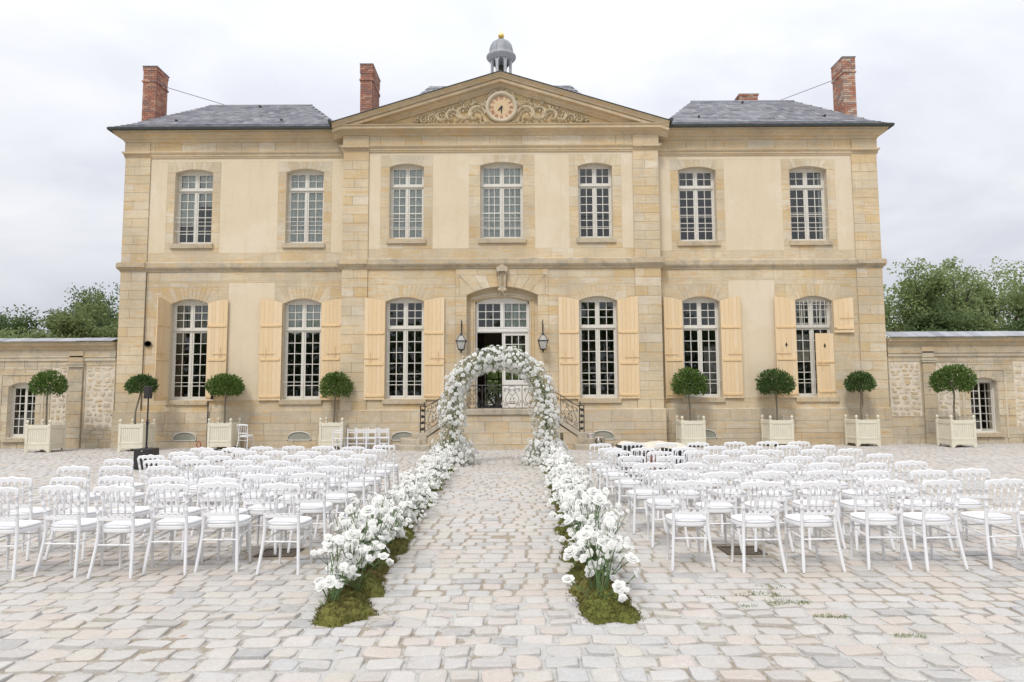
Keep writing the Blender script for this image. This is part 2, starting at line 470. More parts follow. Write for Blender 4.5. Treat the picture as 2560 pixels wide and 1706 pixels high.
def mat_sett():
    m, nt, N, L, b = new_mat('paving sett sandstone')
    pal = [(0.51, 0.48, 0.45), (0.54, 0.505, 0.465), (0.495, 0.475, 0.46), (0.55, 0.49, 0.445), (0.535, 0.51, 0.48), (0.41, 0.40, 0.395), (0.55, 0.51, 0.455),
           (0.525, 0.505, 0.49), (0.55, 0.48, 0.435), (0.51, 0.495, 0.48), (0.56, 0.54, 0.52), (0.53, 0.50, 0.465), (0.49, 0.48, 0.47), (0.555, 0.51, 0.48)]
    rr = piece_random(N, L)
    c = ramp(N, L, rr, spread(pal), 'CONSTANT')
    p = pos(N, L)
    c = mix(N, L, ramp(N, L, noise(N, L, p, 9, 6, 0.62, 0.8), [(0.5, 0.0), (0.75, 0.5)]), c, (0.57, 0.49, 0.445))
    c = mix(N, L, ramp(N, L, noise(N, L, p, 13, 7, 0.7, 0.4), [(0.52, 0.0), (0.7, 0.6)]), c, (0.62, 0.60, 0.585))
    c = mix(N, L, ramp(N, L, noise(N, L, p, 4.0, 8, 0.7), [(0.58, 0.0), (0.74, 0.5)]), c, (0.36, 0.345, 0.33))
    c = mix(N, L, ramp(N, L, noise(N, L, p, 0.45, 6, 0.65), [(0.42, 0.0), (0.66, 0.45)]), c, (0.49, 0.43, 0.36))
    c = mix(N, L, 1.0, c, ramp(N, L, noise(N, L, p, 55, 6, 0.7), [(0.3, (0.85, 0.88, 0.88)), (0.7, (1.08, 1.08, 1.08))]), 'MULTIPLY')
    L.new(c, b.inputs['Base Color']); b.inputs['Roughness'].default_value = 0.8
    b.inputs['Specular IOR Level'].default_value = 0.3
    bump(N, L, b, noise(N, L, p, 24, 8, 0.7), 0.5, 0.012)
    return m
M['sett'] = mat_sett()

def mat_grit():
    m, nt, N, L, b = new_mat('sandy grit joints')
    p = pos(N, L)
    c = ramp(N, L, noise(N, L, p, 260, 3, 0.7), [(0.3, (0.37, 0.36, 0.34)), (0.5, (0.54, 0.53, 0.505)), (0.7, (0.70, 0.69, 0.665))])
    # straw and dry moss lie in the joints in drifts
    st = mix(N, L, noise(N, L, p, 90, 4, 0.7), (0.19, 0.145, 0.10), (0.45, 0.37, 0.26))
    big = noise(N, L, p, 0.75, 4, 0.6)
    sm = noise(N, L, p, 7, 7, 0.72)
    ad = N.new('ShaderNodeMath'); ad.operation = 'ADD'; L.new(big, ad.inputs[0]); L.new(sm, ad.inputs[1])
    sepp = N.new('ShaderNodeSeparateXYZ'); L.new(p, sepp.inputs[0])
    far = N.new('ShaderNodeMapRange'); L.new(sepp.outputs['Y'], far.inputs['Value'])
    far.inputs['From Min'].default_value = 5.2; far.inputs['From Max'].default_value = 7.5
    far.inputs['To Min'].default_value = 0.02; far.inputs['To Max'].default_value = 0.17
    ad2 = N.new('ShaderNodeMath'); ad2.operation = 'ADD'; L.new(ad.outputs[0], ad2.inputs[0]); L.new(far.outputs[0], ad2.inputs[1])
    mr = N.new('ShaderNodeMapRange'); L.new(ad2.outputs[0], mr.inputs['Value'])
    mr.inputs['From Min'].default_value = 1.02; mr.inputs['From Max'].default_value = 1.14
    st_f = N.new('ShaderNodeMath'); st_f.operation = 'MULTIPLY'; st_f.inputs[1].default_value = 0.8; L.new(mr.outputs[0], st_f.inputs[0])
    c = mix(N, L, st_f.outputs[0], c, st)
    gm = noise(N, L, p, 2.1, 6, 0.7)
    mr2 = N.new('ShaderNodeMapRange'); L.new(gm, mr2.inputs['Value'])
    mr2.inputs['From Min'].default_value = 0.66; mr2.inputs['From Max'].default_value = 0.74
    c = mix(N, L, mr2.outputs[0], c, (0.14, 0.15, 0.06))
    L.new(c, b.inputs['Base Color']); b.inputs['Roughness'].default_value = 0.95
    b.inputs['Specular IOR Level'].default_value = 0.15
    bump(N, L, b, noise(N, L, p, 120, 6, 0.75), 0.8, 0.01)
    return m
M['grit'] = mat_grit()

def mat_leaf(name, c1, c2, c3, trans=0.25, rough=0.5):
    m, nt, N, L, b = new_mat(name)
    c = ramp(N, L, piece_random(N, L), spread([c1, c2, c3, c2, c1]), 'LINEAR')
    c = mix(N, L, ramp(N, L, noise(N, L, pos(N, L), 0.9, 3), [(0.35, 0.0), (0.65, 0.5)]), c, c3)
    L.new(c, b.inputs['Base Color']); b.inputs['Roughness'].default_value = rough
    b.inputs['Specular IOR Level'].default_value = 0.22
    tr = N.new('ShaderNodeBsdfTranslucent'); L.new(c, tr.inputs[0])
    mx = N.new('ShaderNodeMixShader'); mx.inputs[0].default_value = trans
    L.new(b.outputs[0], mx.inputs[1]); L.new(tr.outputs[0], mx.inputs[2])
    L.new(mx.outputs[0], N['Material Output'].inputs['Surface'])
    return m
M['bayleaf'] = mat_leaf('bay leaf', (0.05, 0.10, 0.022), (0.085, 0.155, 0.032), (0.15, 0.235, 0.055), 0.2, 0.6)
M['bayleafd'] = mat_leaf('dark bay leaf', (0.035, 0.075, 0.022), (0.06, 0.115, 0.03), (0.11, 0.18, 0.05), 0.2, 0.6)
M['treeleaf'] = mat_leaf('broad tree leaf', (0.20, 0.265, 0.105), (0.27, 0.335, 0.145), (0.34, 0.41, 0.19), 0.5)
M['treeleafd'] = mat_leaf('dark tree leaf', (0.08, 0.125, 0.05), (0.105, 0.155, 0.06), (0.18, 0.245, 0.095), 0.45)
M['treeleafp'] = mat_leaf('pale tree leaf', (0.16, 0.205, 0.075), (0.20, 0.25, 0.10), (0.27, 0.31, 0.14), 0.45)
M['moss'] = mat_leaf('green brown moss', (0.13, 0.145, 0.035), (0.19, 0.205, 0.05), (0.12, 0.08, 0.035), 0.15, 0.95)
M['grass'] = mat_leaf('short grass', (0.13, 0.19, 0.06), (0.18, 0.25, 0.08), (0.24, 0.28, 0.12), 0.2, 0.9)
M['petal'] = mat_leaf('white rose petal', (0.88, 0.88, 0.86), (0.90, 0.90, 0.88), (0.89, 0.885, 0.85), 0.3, 0.7)
M['gyp'] = mat_leaf('white gypsophila flower', (0.86, 0.87, 0.84), (0.80, 0.82, 0.76), (0.88, 0.88, 0.86), 0.35, 0.8)
M['gypgreen'] = mat_leaf('grey green filler foliage', (0.24, 0.29, 0.15), (0.33, 0.37, 0.23), (0.14, 0.18, 0.06), 0.35, 0.8)

def mat_glass():
    m, nt, N, L, b = new_mat('old window glass')
    N.remove(b)
    tr = N.new('ShaderNodeBsdfTransparent'); tr.inputs[0].default_value = (0.95, 0.97, 0.955, 1)
    gl = N.new('ShaderNodeBsdfGlossy'); gl.inputs['Roughness'].default_value = 0.02; gl.inputs[0].default_value = (0.95, 0.97, 0.97, 1)
    fr = N.new('ShaderNodeFresnel'); fr.inputs['IOR'].default_value = 1.85
    bp = N.new('ShaderNodeBump'); bp.inputs['Strength'].default_value = 0.015; bp.inputs['Distance'].default_value = 0.01
    L.new(noise(N, L, pos(N, L), 4, 1), bp.inputs['Height']); L.new(bp.outputs[0], gl.inputs['Normal'])
    mx = N.new('ShaderNodeMixShader')
    L.new(fr.outputs[0], mx.inputs[0]); L.new(tr.outputs[0], mx.inputs[1]); L.new(gl.outputs[0], mx.inputs[2])
    L.new(mx.outputs[0], N['Material Output'].inputs['Surface'])
    return m
M['glass'] = mat_glass()

# ================================================================== THE HOUSE
YW, YP = 24.8, 24.45           # face of the wings, face of the central pavilion
house = thing('country_house', 'two storey cream limestone country house with slate roofs, clock pediment and open shutters', 'building', (0, YW, 0))

# (centre x, half width, sill z, springing z, crown z, face y)
UP_W = [(s * x, 0.70, 7.50, 10.20, 10.33, YW) for s in (-1, 1) for x in (7.32, 11.47)]
UP_P = [(s * 3.47, 0.63, 7.56, 10.26, 10.38, YP) for s in (-1, 1)] + [(0.03, 0.79, 7.56, 10.30, 10.43, YP)]
GR_W = [(s * x, 0.69, 1.73, 5.25, 5.43, YW) for s in (-1, 1) for x in (7.32, 11.46)]
GR_P = [(s * 3.50, 0.69, 1.73, 5.25, 5.41, YP) for s in (-1, 1)]
DOOR = (0.03, 1.29, 1.36, 5.47, 5.78, YP)

def arc(o):
    xc, hw, z0, zs, za, y = o
    return lambda x: zs + (za - zs) * max(0.0, 1 - ((x - xc) / hw) ** 2)

def wall_holes(mb, x0, x1, z0, z1, yf, yb, ops):
    """solid wall with arched openings"""
    ops = sorted(ops)
    x = x0
    for o in ops:
        xc, hw, a, zs, za, _ = o
        mb.box(x, xc - hw, yf, yb, z0, z1)
        if a > z0: mb.box(xc - hw, xc + hw, yf, yb, z0, a)
        f = arc(o)
        mb.strips(frange(xc - hw, xc + hw, 13), f, lambda q: z1, yf, yb)
        x = xc + hw
    mb.box(x, x1, yf, yb, z0, z1)

G_ = 0.007   # backing stands this far behind the face of the blocks
core = MB()
for s in (-1, 1):
    xs = sorted((s * 5.6, s * 14.0))
    wall_holes(core, xs[0], xs[1], 0.0, 6.44, YW + G_, YW + 0.5, [o for o in GR_W if o[0] * s > 0])
    wall_holes(core, xs[0], xs[1], 6.44, 11.6, YW + G_, YW + 0.5, [o for o in UP_W if o[0] * s > 0])
    core.box(min(s * 14.0, s * 13.5), max(s * 14.0, s * 13.5), YW + 0.5, 34.0, 0, 11.6)
wall_holes(core, -5.78, 5.78, 0.0, 6.44, YP + G_, YW + 0.5, GR_P + [DOOR])
wall_holes(core, -5.78, 5.78, 6.44, 11.7, YP + G_, YW + 0.5, UP_P)
# rear wall with a garden door opening, floors and ceilings that close the rooms
core.box(-14.0, -0.95, 33.6, 34.0, 0, 11.6); core.box(0.95, 14.0, 33.6, 34.0, 0, 11.6)
core.box(-0.95, 0.95, 33.6, 34.0, 0, 1.36); core.box(-0.95, 0.95, 33.6, 34.0, 4.4, 11.6)
obj('wall', core, M['mortar'], house)
inn = MB()
inn.box(-13.5, 13.5, YW + 0.5, 33.6, 1.2, 1.36)
inn.box(-13.5, 13.5, YW + 0.5, 33.6, 6.5, 6.7)
inn.box(-13.5, 13.5, YW + 0.5, 33.6, 11.3, 11.5)
for x in (-9.4, -5.7, -2.2, 2.2, 5.7, 9.4): inn.box(x - 0.1, x + 0.1, YW + 0.5, 33.6, 1.36, 11.3)
for s in (-1, 1): inn.box(min(s * 13.3, s * 13.5), max(s * 13.3, s * 13.5), YW + 0.5, 33.6, 1.36, 11.3)
inn.box(-13.3, -1.0, 33.4, 33.6, 1.36, 11.3); inn.box(1.0, 13.3, 33.4, 33.6, 1.36, 11.3)
for x in (-11.46, -7.32, -3.5, 3.5, 7.32, 11.46):      # dim furniture in the rooms
    inn.cbox(x - 0.5, x + 0.55, 27.0, 27.8, 1.36, 2.3, 0.02)
obj('interior', inn, M['roomwall'], house)
gw = MB()
for x in (-0.93, -0.32, 0.32, 0.88): gw.box(x, x + 0.05, 33.7, 33.75, 1.36, 4.4)
for z in (1.36, 2.1, 2.65, 3.2, 3.75, 4.35): gw.box(-0.95, 0.95, 33.69, 33.74, z, z + 0.05)
obj('garden_door', gw, M['iron'], house)

# ------------------------------------------------------------------ stone blocks
blocks = []           # (x0,x1,z0,z1,yf,material key)
vouss = {}            # material -> list of polygons

def courses(x0, x1, z0, z1, yf, key, holes=(), h=0.335, lmin=0.45, lmax=0.95, seed=1, quoin=False):
    rr = random.Random(seed * 977 + int(x0 * 31) + int(z0 * 57))
    n = max(1, round((z1 - z0) / h)); hh = (z1 - z0) / n
    for i in range(n):
        a, b = z0 + i * hh, z0 + (i + 1) * hh
        cuts = sorted({a, b} | {q for hx in holes for q in (hx[2], hx[3]) if a + 0.04 < q < b - 0.04})
        joints = []
        x = x0 - rr.uniform(0, lmax * 0.8)
        if quoin: x = x0 - (0 if i % 2 else (lmax * 0.5))
        while x < x1:
            joints.append(x)
            x += rr.uniform(lmin, lmax) if not quoin else lmax * rr.uniform(0.85, 1.0)
        for ca, cb in zip(cuts[:-1], cuts[1:]):
            m = (ca + cb) / 2
            free = [(x0, x1)]
            for hx in holes:
                if hx[2] < m < hx[3]:
                    nf = []
                    for p, q in free:
                        if hx[1] <= p or hx[0] >= q: nf.append((p, q)); continue
                        if hx[0] > p: nf.append((p, hx[0]))
                        if hx[1] < q: nf.append((hx[1], q))
                    free = nf
            for p, q in free:
                if q - p < 0.03: continue
                js = [p] + [j for j in joints if p + 0.16 < j < q - 0.16] + [q]
                for u, v in zip(js[:-1], js[1:]):
                    blocks.append((u, v, ca, cb, yf + rr.uniform(-0.002, 0.002), key))

def voussoirs(o, zout, key, w2=None, n=9, drop=1.1, yf=None, skip=None):
    xc, hw, z0, zs, za, y = o
    y = y if yf is None else yf
    f = arc(o)
    w2 = w2 or hw + 0.34
    zc = zs - drop
    for i in range(n):
        a, b = -1 + 2 * i / n, -1 + 2 * (i + 1) / n
        xa, xb = xc + a * hw, xc + b * hw
        def top(xx, t):
            xt = xc + (xx - xc) * (zout - zc) / (f(xx) - zc)
            return max(xc - w2, min(xc + w2, xt))
        g = 0.005
        low = [(q, f(q)) for q in frange(xa + g, xb - g, 4)]
        ta, tb = top(xa, a) + g, top(xb, b) - g
        poly = list(low)
        if i == n - 1: poly += [(xc + w2 - g, zs), (xc + w2 - g, zout - g)]
        else: poly += [(tb, zout - g)]
        if i == 0: poly += [(xc - w2 + g, zout - g), (xc - w2 + g, zs)]
        else: poly += [(ta, zout - g)]
        if skip is not None and i == skip: continue
        vouss.setdefault(key, []).append((poly, y))
    return (xc - w2, xc + w2, zs, zout)

PILW = 0.95
for s in (-1, 1):
    # wing, ground floor
    a, b = sorted((s * 5.8, s * 13.1))
    hs = []
    for o in [q for q in GR_W if q[0] * s > 0]:
        hs.append((o[0] - o[1], o[0] + o[1], o[2] - 0.2, o[3]))
        hs.append(voussoirs(o, 5.86, 'ashlar', n=11))
    pa, pb = sorted((s * 8.36, s * 10.05))
    hs.append((pa, pb, 1.72, 6.03))
    courses(a, b, 1.31, 6.44, YW, 'ashlar', hs, seed=3 + s)
    pl = MB(); pl.box(pa + 0.002, pb - 0.002, YW + 0.003, YW + G_ + 0.01, 1.722, 6.028)
    obj('plaster_panel', pl, M['plaster'], house)
    a, b = sorted((s * 13.1, s * 14.05))
    courses(a, b, 1.31, 6.44, YW - 0.04, 'ashlar', (), seed=5 + s, lmin=0.95, lmax=0.95, quoin=True)
    # wing, upper floor
    a, b = sorted((s * 5.8, s * 13.1))
    courses(a, b, 6.81, 7.14, YW, 'ashlar', (), seed=7 + s)
    edges = [5.8]
    for o in sorted([q for q in UP_W if q[0] * s > 0], key=lambda q: abs(q[0])):
        zz = voussoirs(o, 10.60, 'voussoir', w2=o[1] + 0.3, n=9)
        courses(o[0] - o[1] - 0.3, o[0] + o[1] + 0.3, 7.14, 10.20, YW, 'ashlar', [(o[0] - o[1], o[0] + o[1], o[2] - 0.2, 10.25)], seed=9 + s + int(o[0]), h=0.37)
        edges += [abs(o[0]) - o[1] - 0.3, abs(o[0]) + o[1] + 0.3]
    edges.append(13.1)
    pl = MB()
    for i in range(0, len(edges), 2):
        p, q = sorted((s * edges[i], s * edges[i + 1]))
        pl.box(p + 0.002, q - 0.002, YW + 0.003, YW + G_ + 0.01, 7.142, 10.598)
    pl.box(min(s * 5.8, s * 13.1), max(s * 5.8, s * 13.1), YW + 0.003, YW + G_ + 0.01, 10.602, 10.76)
    obj('plaster_panel', pl, M['plaster'], house)
    a, b = sorted((s * 13.1, s * 14.05))
    courses(a, b, 6.81, 10.75, YW - 0.04, 'ashlar', (), seed=11 + s, lmin=0.5, lmax=0.95, quoin=True)
    # pavilion corner pilasters
    a, b = sorted((s * 4.86, s * 5.8))
    courses(a, b, 1.31, 6.44, YP - 0.045, 'ashlar', (), seed=13 + s, lmin=0.5, lmax=0.95, quoin=True)
    courses(a, b, 6.81, 10.81, YP - 0.045, 'ashlar', (), seed=15 + s, lmin=0.5, lmax=0.95, quoin=True)
    # pavilion, ground floor beside the door bay
    a, b = sorted((s * 1.66, s * 4.86))
    o = [q for q in GR_P if q[0] * s > 0][0]
    hs = [(o[0] - o[1], o[0] + o[1], o[2] - 0.2, o[3]), voussoirs(o, 5.86, 'ashlar', n=11)]
    courses(a, b, 1.31, 6.44, YP, 'ashlar', hs, seed=17 + s)
    # frieze
    a, b = sorted((s * 5.8, s * 14.05))
    courses(a, b, 10.99, 11.34, YW - 0.02, 'ashlar', (), seed=19 + s, lmin=0.6, lmax=1.3)
    # plinth
    a, b = sorted((s * 5.86, s * 14.12))
    vh = [(q[0] - 0.43, q[0] + 0.43, 0.24, 0.60) for q in GR_W if q[0] * s > 0 and not (s > 0 and q[0] > 9)]
    courses(a, b, 0.0, 1.31, YW - 0.06, 'plinth', vh, h=0.44, lmin=0.7, lmax=1.5, seed=21 + s)
courses(-1.66, 1.70, 1.31, 6.44, YP - 0.03, 'ashlar', [(DOOR[0] - DOOR[1], DOOR[0] + DOOR[1], 0, DOOR[3]), voussoirs(DOOR, 6.2, 'ashlar', w2=1.56, n=9, yf=YP - 0.03, skip=4, drop=0.9)], seed=30)
courses(-5.86, 5.86, 0.0, 1.31, YP - 0.105, 'plinth', [(-3.93, -3.07, 0.24, 0.60), (3.15, 4.01, 0.24, 0.60)], h=0.44, lmin=0.7, lmax=1.5, seed=31)
courses(-4.86, 4.86, 6.81, 7.19, YP, 'ashlar', (), seed=33)
edges = [-4.86]
for o in sorted(UP_P):
    w2 = o[1] + (0.42 if abs(o[0]) < 1 else 0.33)
    voussoirs(o, 10.70, 'voussoir', w2=w2, n=9)
    courses(o[0] - w2, o[0] + w2, 7.19, o[3], YP, 'ashlar', [(o[0] - o[1], o[0] + o[1], o[2] - 0.2, 10.3)], seed=35 + int(o[0] * 3), h=0.37)
    edges += [o[0] - w2, o[0] + w2]
edges.append(4.86)
pl = MB()
for i in range(0, len(edges), 2): pl.box(edges[i] + 0.002, edges[i + 1] - 0.002, YP + 0.003, YP + G_ + 0.01, 7.192, 10.698)
pl.box(-4.86, 4.86, YP + 0.003, YP + G_ + 0.01, 10.702, 10.81)
obj('plaster_panel', pl, M['plaster'], house)
courses(-5.8, 5.8, 11.05, 11.42, YP - 0.02, 'ashlar', (), seed=40, lmin=0.6, lmax=1.4)

M['voussoir'] = ashlar_mat('pale arch stone', [(0.645, 0.57, 0.44), (0.62, 0.53, 0.385), (0.66, 0.59, 0.475), (0.61, 0.50, 0.35)], stain=0.15)
ub = MB(); ub.block(-0.5, 0.5, 0, 0.03, -0.5, 0.5, 0.006)
unit_block = {k: ub.mesh('stone_block_' + k, M[k]) for k in ('ashlar', 'plinth', 'wallstone')}
blocks.sort(key=lambda q: -(q[1] - q[0]) * (q[3] - q[2]))
rest = {}
JW = 0.006
for i, (x0, x1, z0, z1, yf, key) in enumerate(blocks):
    if i < 290:
        obj('stone_block', unit_block[key], None, house, ((x0 + x1) / 2, yf, (z0 + z1) / 2), scale=(x1 - x0 - JW, 1, z1 - z0 - JW))
    else:
        rest.setdefault(key, MB()).block(x0 + JW / 2, x1 - JW / 2, yf, yf + 0.03, z0 + JW / 2, z1 - JW / 2, 0.004)
for k, mb in rest.items(): obj('small_stonework', mb, M[k], house, kind='stuff')
for key, ps in vouss.items():
    mb = MB()
    for poly, y in ps: mb.prism(poly, y - 0.003, y + 0.03)
    obj('arch_stonework', mb, M[key], house, kind='stuff')

# ------------------------------------------------------------------ mouldings
def mould(name, path, prof, m):
    mb = MB(); mb.sweep(path, prof)
    return obj(name, mb, m, house)

for s in (-1, 1):
    if s < 0: wing = [(-14.05, 33.0), (-14.05, YW), (-5.6, YW)]
    else: wing = [(5.6, YW), (14.05, YW), (14.05, 33.0)]
    mould('string_course', wing, [(-0.03, 6.44), (0.03, 6.44), (0.045, 6.50), (0.09, 6.53), (0.12, 6.57), (0.13, 6.60), (0.13, 6.75), (0.05, 6.81), (-0.03, 6.83)], M['lichen'])
    mould('architrave', wing, [(-0.03, 10.75), (0.03, 10.75), (0.03, 10.80), (0.055, 10.81), (0.055, 10.88), (0.085, 10.90), (0.11, 10.95), (0.11, 10.985), (0.02, 10.99), (-0.03, 10.99)], M['mould'])
    mould('cornice', wing, [(-0.03, 11.34), (0.03, 11.34), (0.06, 11.37), (0.075, 11.43), (0.15, 11.47), (0.17, 11.50), (0.20, 11.53), (0.27, 11.56), (0.32, 11.58), (0.32, 11.66), (0.36, 11.68), (0.385, 11.71), (-0.03, 11.73)], M['mould'])
    mould('gutter', wing, [(0.36, 11.712), (0.43, 11.66), (0.475, 11.69), (0.49, 11.77), (0.47, 11.785), (0.36, 11.79)], M['gutter'])
    mould('plinth_cap', wing, [(-0.03, 1.29), (0.062, 1.29), (0.062, 1.30), (0.03, 1.33), (-0.03, 1.34)], M['plinth'])
pav = [(-5.8, YW + 0.1), (-5.8, YP), (5.8, YP), (5.8, YW + 0.1)]
mould('plinth_cap', pav, [(-0.03, 1.30), (0.11, 1.30), (0.11, 1.31), (0.03, 1.35), (-0.03, 1.36)], M['plinth'])
mould('string_course', pav, [(-0.03, 6.44), (0.06, 6.44), (0.075, 6.50), (0.12, 6.53), (0.15, 6.57), (0.165, 6.60), (0.165, 6.77), (0.05, 6.83), (-0.03, 6.85)], M['lichen'])
mould('architrave', pav, [(-0.03, 10.81), (0.04, 10.81), (0.04, 10.86), (0.065, 10.87), (0.065, 10.94), (0.095, 10.96), (0.125, 11.01), (0.125, 11.045), (0.02, 11.05), (-0.03, 11.05)], M['mould'])
mould('cornice', pav, [(-0.03, 11.42), (0.03, 11.42), (0.06, 11.45), (0.08, 11.50), (0.16, 11.54), (0.24, 11.58), (0.31, 11.60), (0.31, 11.70), (0.35, 11.72), (0.36, 11.75), (0.30, 11.765), (-0.03, 11.79)], M['mould'])
# caps over the corner pilasters (the entablature breaks forward)
for s in (-1, 1):
    for nm, x0, x1, y0, y1, z0, z1, mk in (('string_course_break', 4.86, 5.85, YP - 0.20, YP + 0.1, 6.60, 6.79, 'lichen'), ('string_course_break', 13.1, 14.1, YW - 0.17, YW, 6.60, 6.77, 'lichen'),
            ('pilaster_capital', 4.85, 5.84, YP - 0.15, YP, 10.955, 11.03, 'mould'), ('frieze_break', 4.87, 5.82, YP - 0.07, YP, 11.05, 11.415, 'mould'),
            ('pilaster_capital', 13.1, 14.1, YW - 0.14, YW, 10.90, 10.97, 'mould'), ('frieze_break', 13.13, 14.07, YW - 0.06, YW, 10.99, 11.335, 'mould')):
        a, b = sorted((s * x0, s * x1)); mb = MB(); mb.box(a, b, y0, y1, z0, z1); obj(nm, mb, M[mk], house)

# ------------------------------------------------------------------ pediment
AX, AZ, EX, EZ = 0.0, 13.70, 6.17, 11.80     # outer top line of the raking cornice
sl = (AZ - EZ) / EX
def rake(mb, prof):
    for s in (-1, 1):
        v, f = [], []
        k = len(prof)
        for x in (0.0, EX):
            for out, h in prof: v.append((s * x, YP - out, AZ - sl * x + h))
        for j in range(k - 1):
            q = (j, k + j, k + j + 1, j + 1)
            f.append(q if s < 0 else q[::-1])
        f.append(tuple(range(k, 2 * k)) if s > 0 else tuple(range(2 * k - 1, k - 1, -1)))
        mb.add(v, f)
mb = MB()
rake(mb, [(-0.2, -0.52), (0.03, -0.50), (0.05, -0.44), (0.08, -0.43), (0.10, -0.38), (0.15, -0.345), (0.15, -0.32), (0.27, -0.315), (0.30, -0.31), (0.30, -0.21), (0.27, -0.205), (0.27, -0.185), (0.34, -0.18), (0.355, -0.13), (0.41, -0.07), (0.44, -0.055), (0.44, -0.015), (-0.2, -0.015)])
obj('raking_cornice', mb, M['mould'], house)
mb = MB()
rake(mb, [(0.47, -0.016), (0.47, 0.012), (-0.5, 0.012)])
obj('raking_flashing', mb, M['gutter'], house)
mb = MB()
zt = lambda x: AZ - sl * abs(x) - 0.45
mb.strips(frange(-5.6, 5.6, 3), lambda x: 11.7, zt, YP + 0.03, YP + 0.3)
obj('tympanum', mb, M['tymp'], house)

# clock
cx, cz = 0.03, 12.48
clk = MB()
clk.lathe([(0.595, 0.0), (0.595, 0.10), (0.56, 0.14), (0.50, 0.13), (0.46, 0.10), (0.455, 0.03), (0.0, 0.03)], n=48)
clk.V = [(cx + x, YP - 0.02 - z, cz + y) for x, y, z in clk.V]
clock = obj('clock', clk, M['clockring'], house)
d = MB(); d.lathe([(0.452, 0.0), (0.452, 0.045), (0.0, 0.045)], n=48, smooth=False)
d.V = [(cx + x, YP - 0.02 - z, cz + y) for x, y, z in d.V]
obj('dial', d, M['clockface'], clock, world=False)
YD = YP - 0.068
def stroke(mb, p, q, w, y=None, t=0.004):
    y = YD if y is None else y
    p, q = Vector(p), Vector(q); dr = (q - p).normalized(); n = Vector((-dr.y, dr.x)) * w / 2
    poly = [p - n, q - n, q + n, p + n]
    mb.add([(a.x, y - t, a.y) for a in poly] + [(a.x, y + t, a.y) for a in poly], [(0, 1, 2, 3), (0, 4, 5, 1), (1, 5, 6, 2), (2, 6, 7, 3), (3, 7, 4, 0)])
ROM = ['XII', 'I', 'II', 'III', 'IIII', 'V', 'VI', 'VII', 'VIII', 'IX', 'X', 'XI']
for h, word in enumerate(ROM):
    a = rad(90 - 30 * h)
    ur = Vector((math.cos(a), math.sin(a))); ut = Vector((math.sin(a), -math.cos(a)))
    c0 = Vector((cx, cz)) + ur * 0.365
    wd = {'I': 0.036, 'V': 0.062, 'X': 0.062}
    tot = sum(wd[ch] for ch in word); x = -tot / 2
    mb = MB()
    for ch in word:
        w = wd[ch]; hh = 0.062
        pt = lambda u, v: tuple(c0 + ut * (x + u) + ur * v)
        if ch == 'I': stroke(mb, pt(w / 2, -hh), pt(w / 2, hh), 0.017)
        elif ch == 'V': stroke(mb, pt(0.008, hh), pt(w / 2, -hh), 0.017); stroke(mb, pt(w - 0.008, hh), pt(w / 2, -hh), 0.010, YD - 0.001)
        else: stroke(mb, pt(0.008, hh), pt(w - 0.008, -hh), 0.017); stroke(mb, pt(w - 0.008, hh), pt(0.008, -hh), 0.010, YD - 0.001)
        x += w
    obj('numeral', mb, M['numeral'], clock, world=False)
def hand(ang, ln, w, dy):
    mb = MB(); a = rad(ang)
    ur = Vector((math.cos(a), math.sin(a))); n = Vector((-ur.y, ur.x)); c0 = Vector((cx, cz))
    poly = [c0 - ur * 0.06 - n * w * 0.4, c0 + ur * ln * 0.55 - n * w, c0 + ur * ln, c0 + ur * ln * 0.55 + n * w, c0 - ur * 0.06 + n * w * 0.4]
    y0 = YD - dy
    k = len(poly)
    mb.add([(p.x, y0, p.y) for p in poly] + [(p.x, y0 + 0.008, p.y) for p in poly], [tuple(range(k))] + [(i, k + i, k + (i + 1) % k, (i + 1) % k) for i in range(k)])
    obj('clock_hand', mb, M['iron'], clock, world=False)
hand(-92, 0.27, 0.022, 0.03); hand(-137, 0.20, 0.028, 0.018)
mb = MB(); mb.lathe([(0.038, 0), (0.038, 0.05), (0.0, 0.055)], n=12)
mb.V = [(cx + x, YD - z, cz + y) for x, y, z in mb.V]
obj('hand_boss', mb, M['iron'], clock, world=False)

# carved acanthus relief either side of the clock
def scroll_pts(x, z, a0, turns, r0, r1, n=16, sgn=1):
    pts = []
    for i in range(n + 1):
        t = i / n
        a = a0 + sgn * turns * 2 * math.pi * t
        r = r0 + (r1 - r0) * t
        pts.append((x + r * math.cos(a), z + r * math.sin(a)))
    return pts
def leaf(mb, pts, w, yb, thick=0.05):
    """a raised curling leaf following 2d points: ridge in the middle"""
    n = len(pts); v, f = [], []
    for i, p in enumerate(pts):
        a = Vector(pts[max(0, i - 1)]); b = Vector(pts[min(n - 1, i + 1)])
        d_ = (b - a); d_ = d_.normalized() if d_.length > 1e-6 else Vector((1, 0))
        nn = Vector((-d_.y, d_.x)); t = i / (n - 1)
        ww = w * 1.35 * (math.sin(math.pi * min(1, 0.12 + t * 0.88)) * 0.8 + 0.2) * (1 - t * 0.3)
        c0 = Vector(p)
        l, r = c0 + nn * ww, c0 - nn * ww
        v += [(l.x, yb, l.y), (l.x * 0.35 + c0.x * 0.65, yb - thick, l.y * 0.35 + c0.y * 0.65), (c0.x, yb - thick * 0.62, c0.y),
              (r.x * 0.35 + c0.x * 0.65, yb - thick, r.y * 0.35 + c0.y * 0.65), (r.x, yb, r.y)]
    for i in range(n - 1):
        for j in range(4): f.append((i * 5 + j, i * 5 + j + 1, i * 5 + j + 6, i * 5 + j + 5))
    mb.add(v, f, True)
YR = YP + 0.02
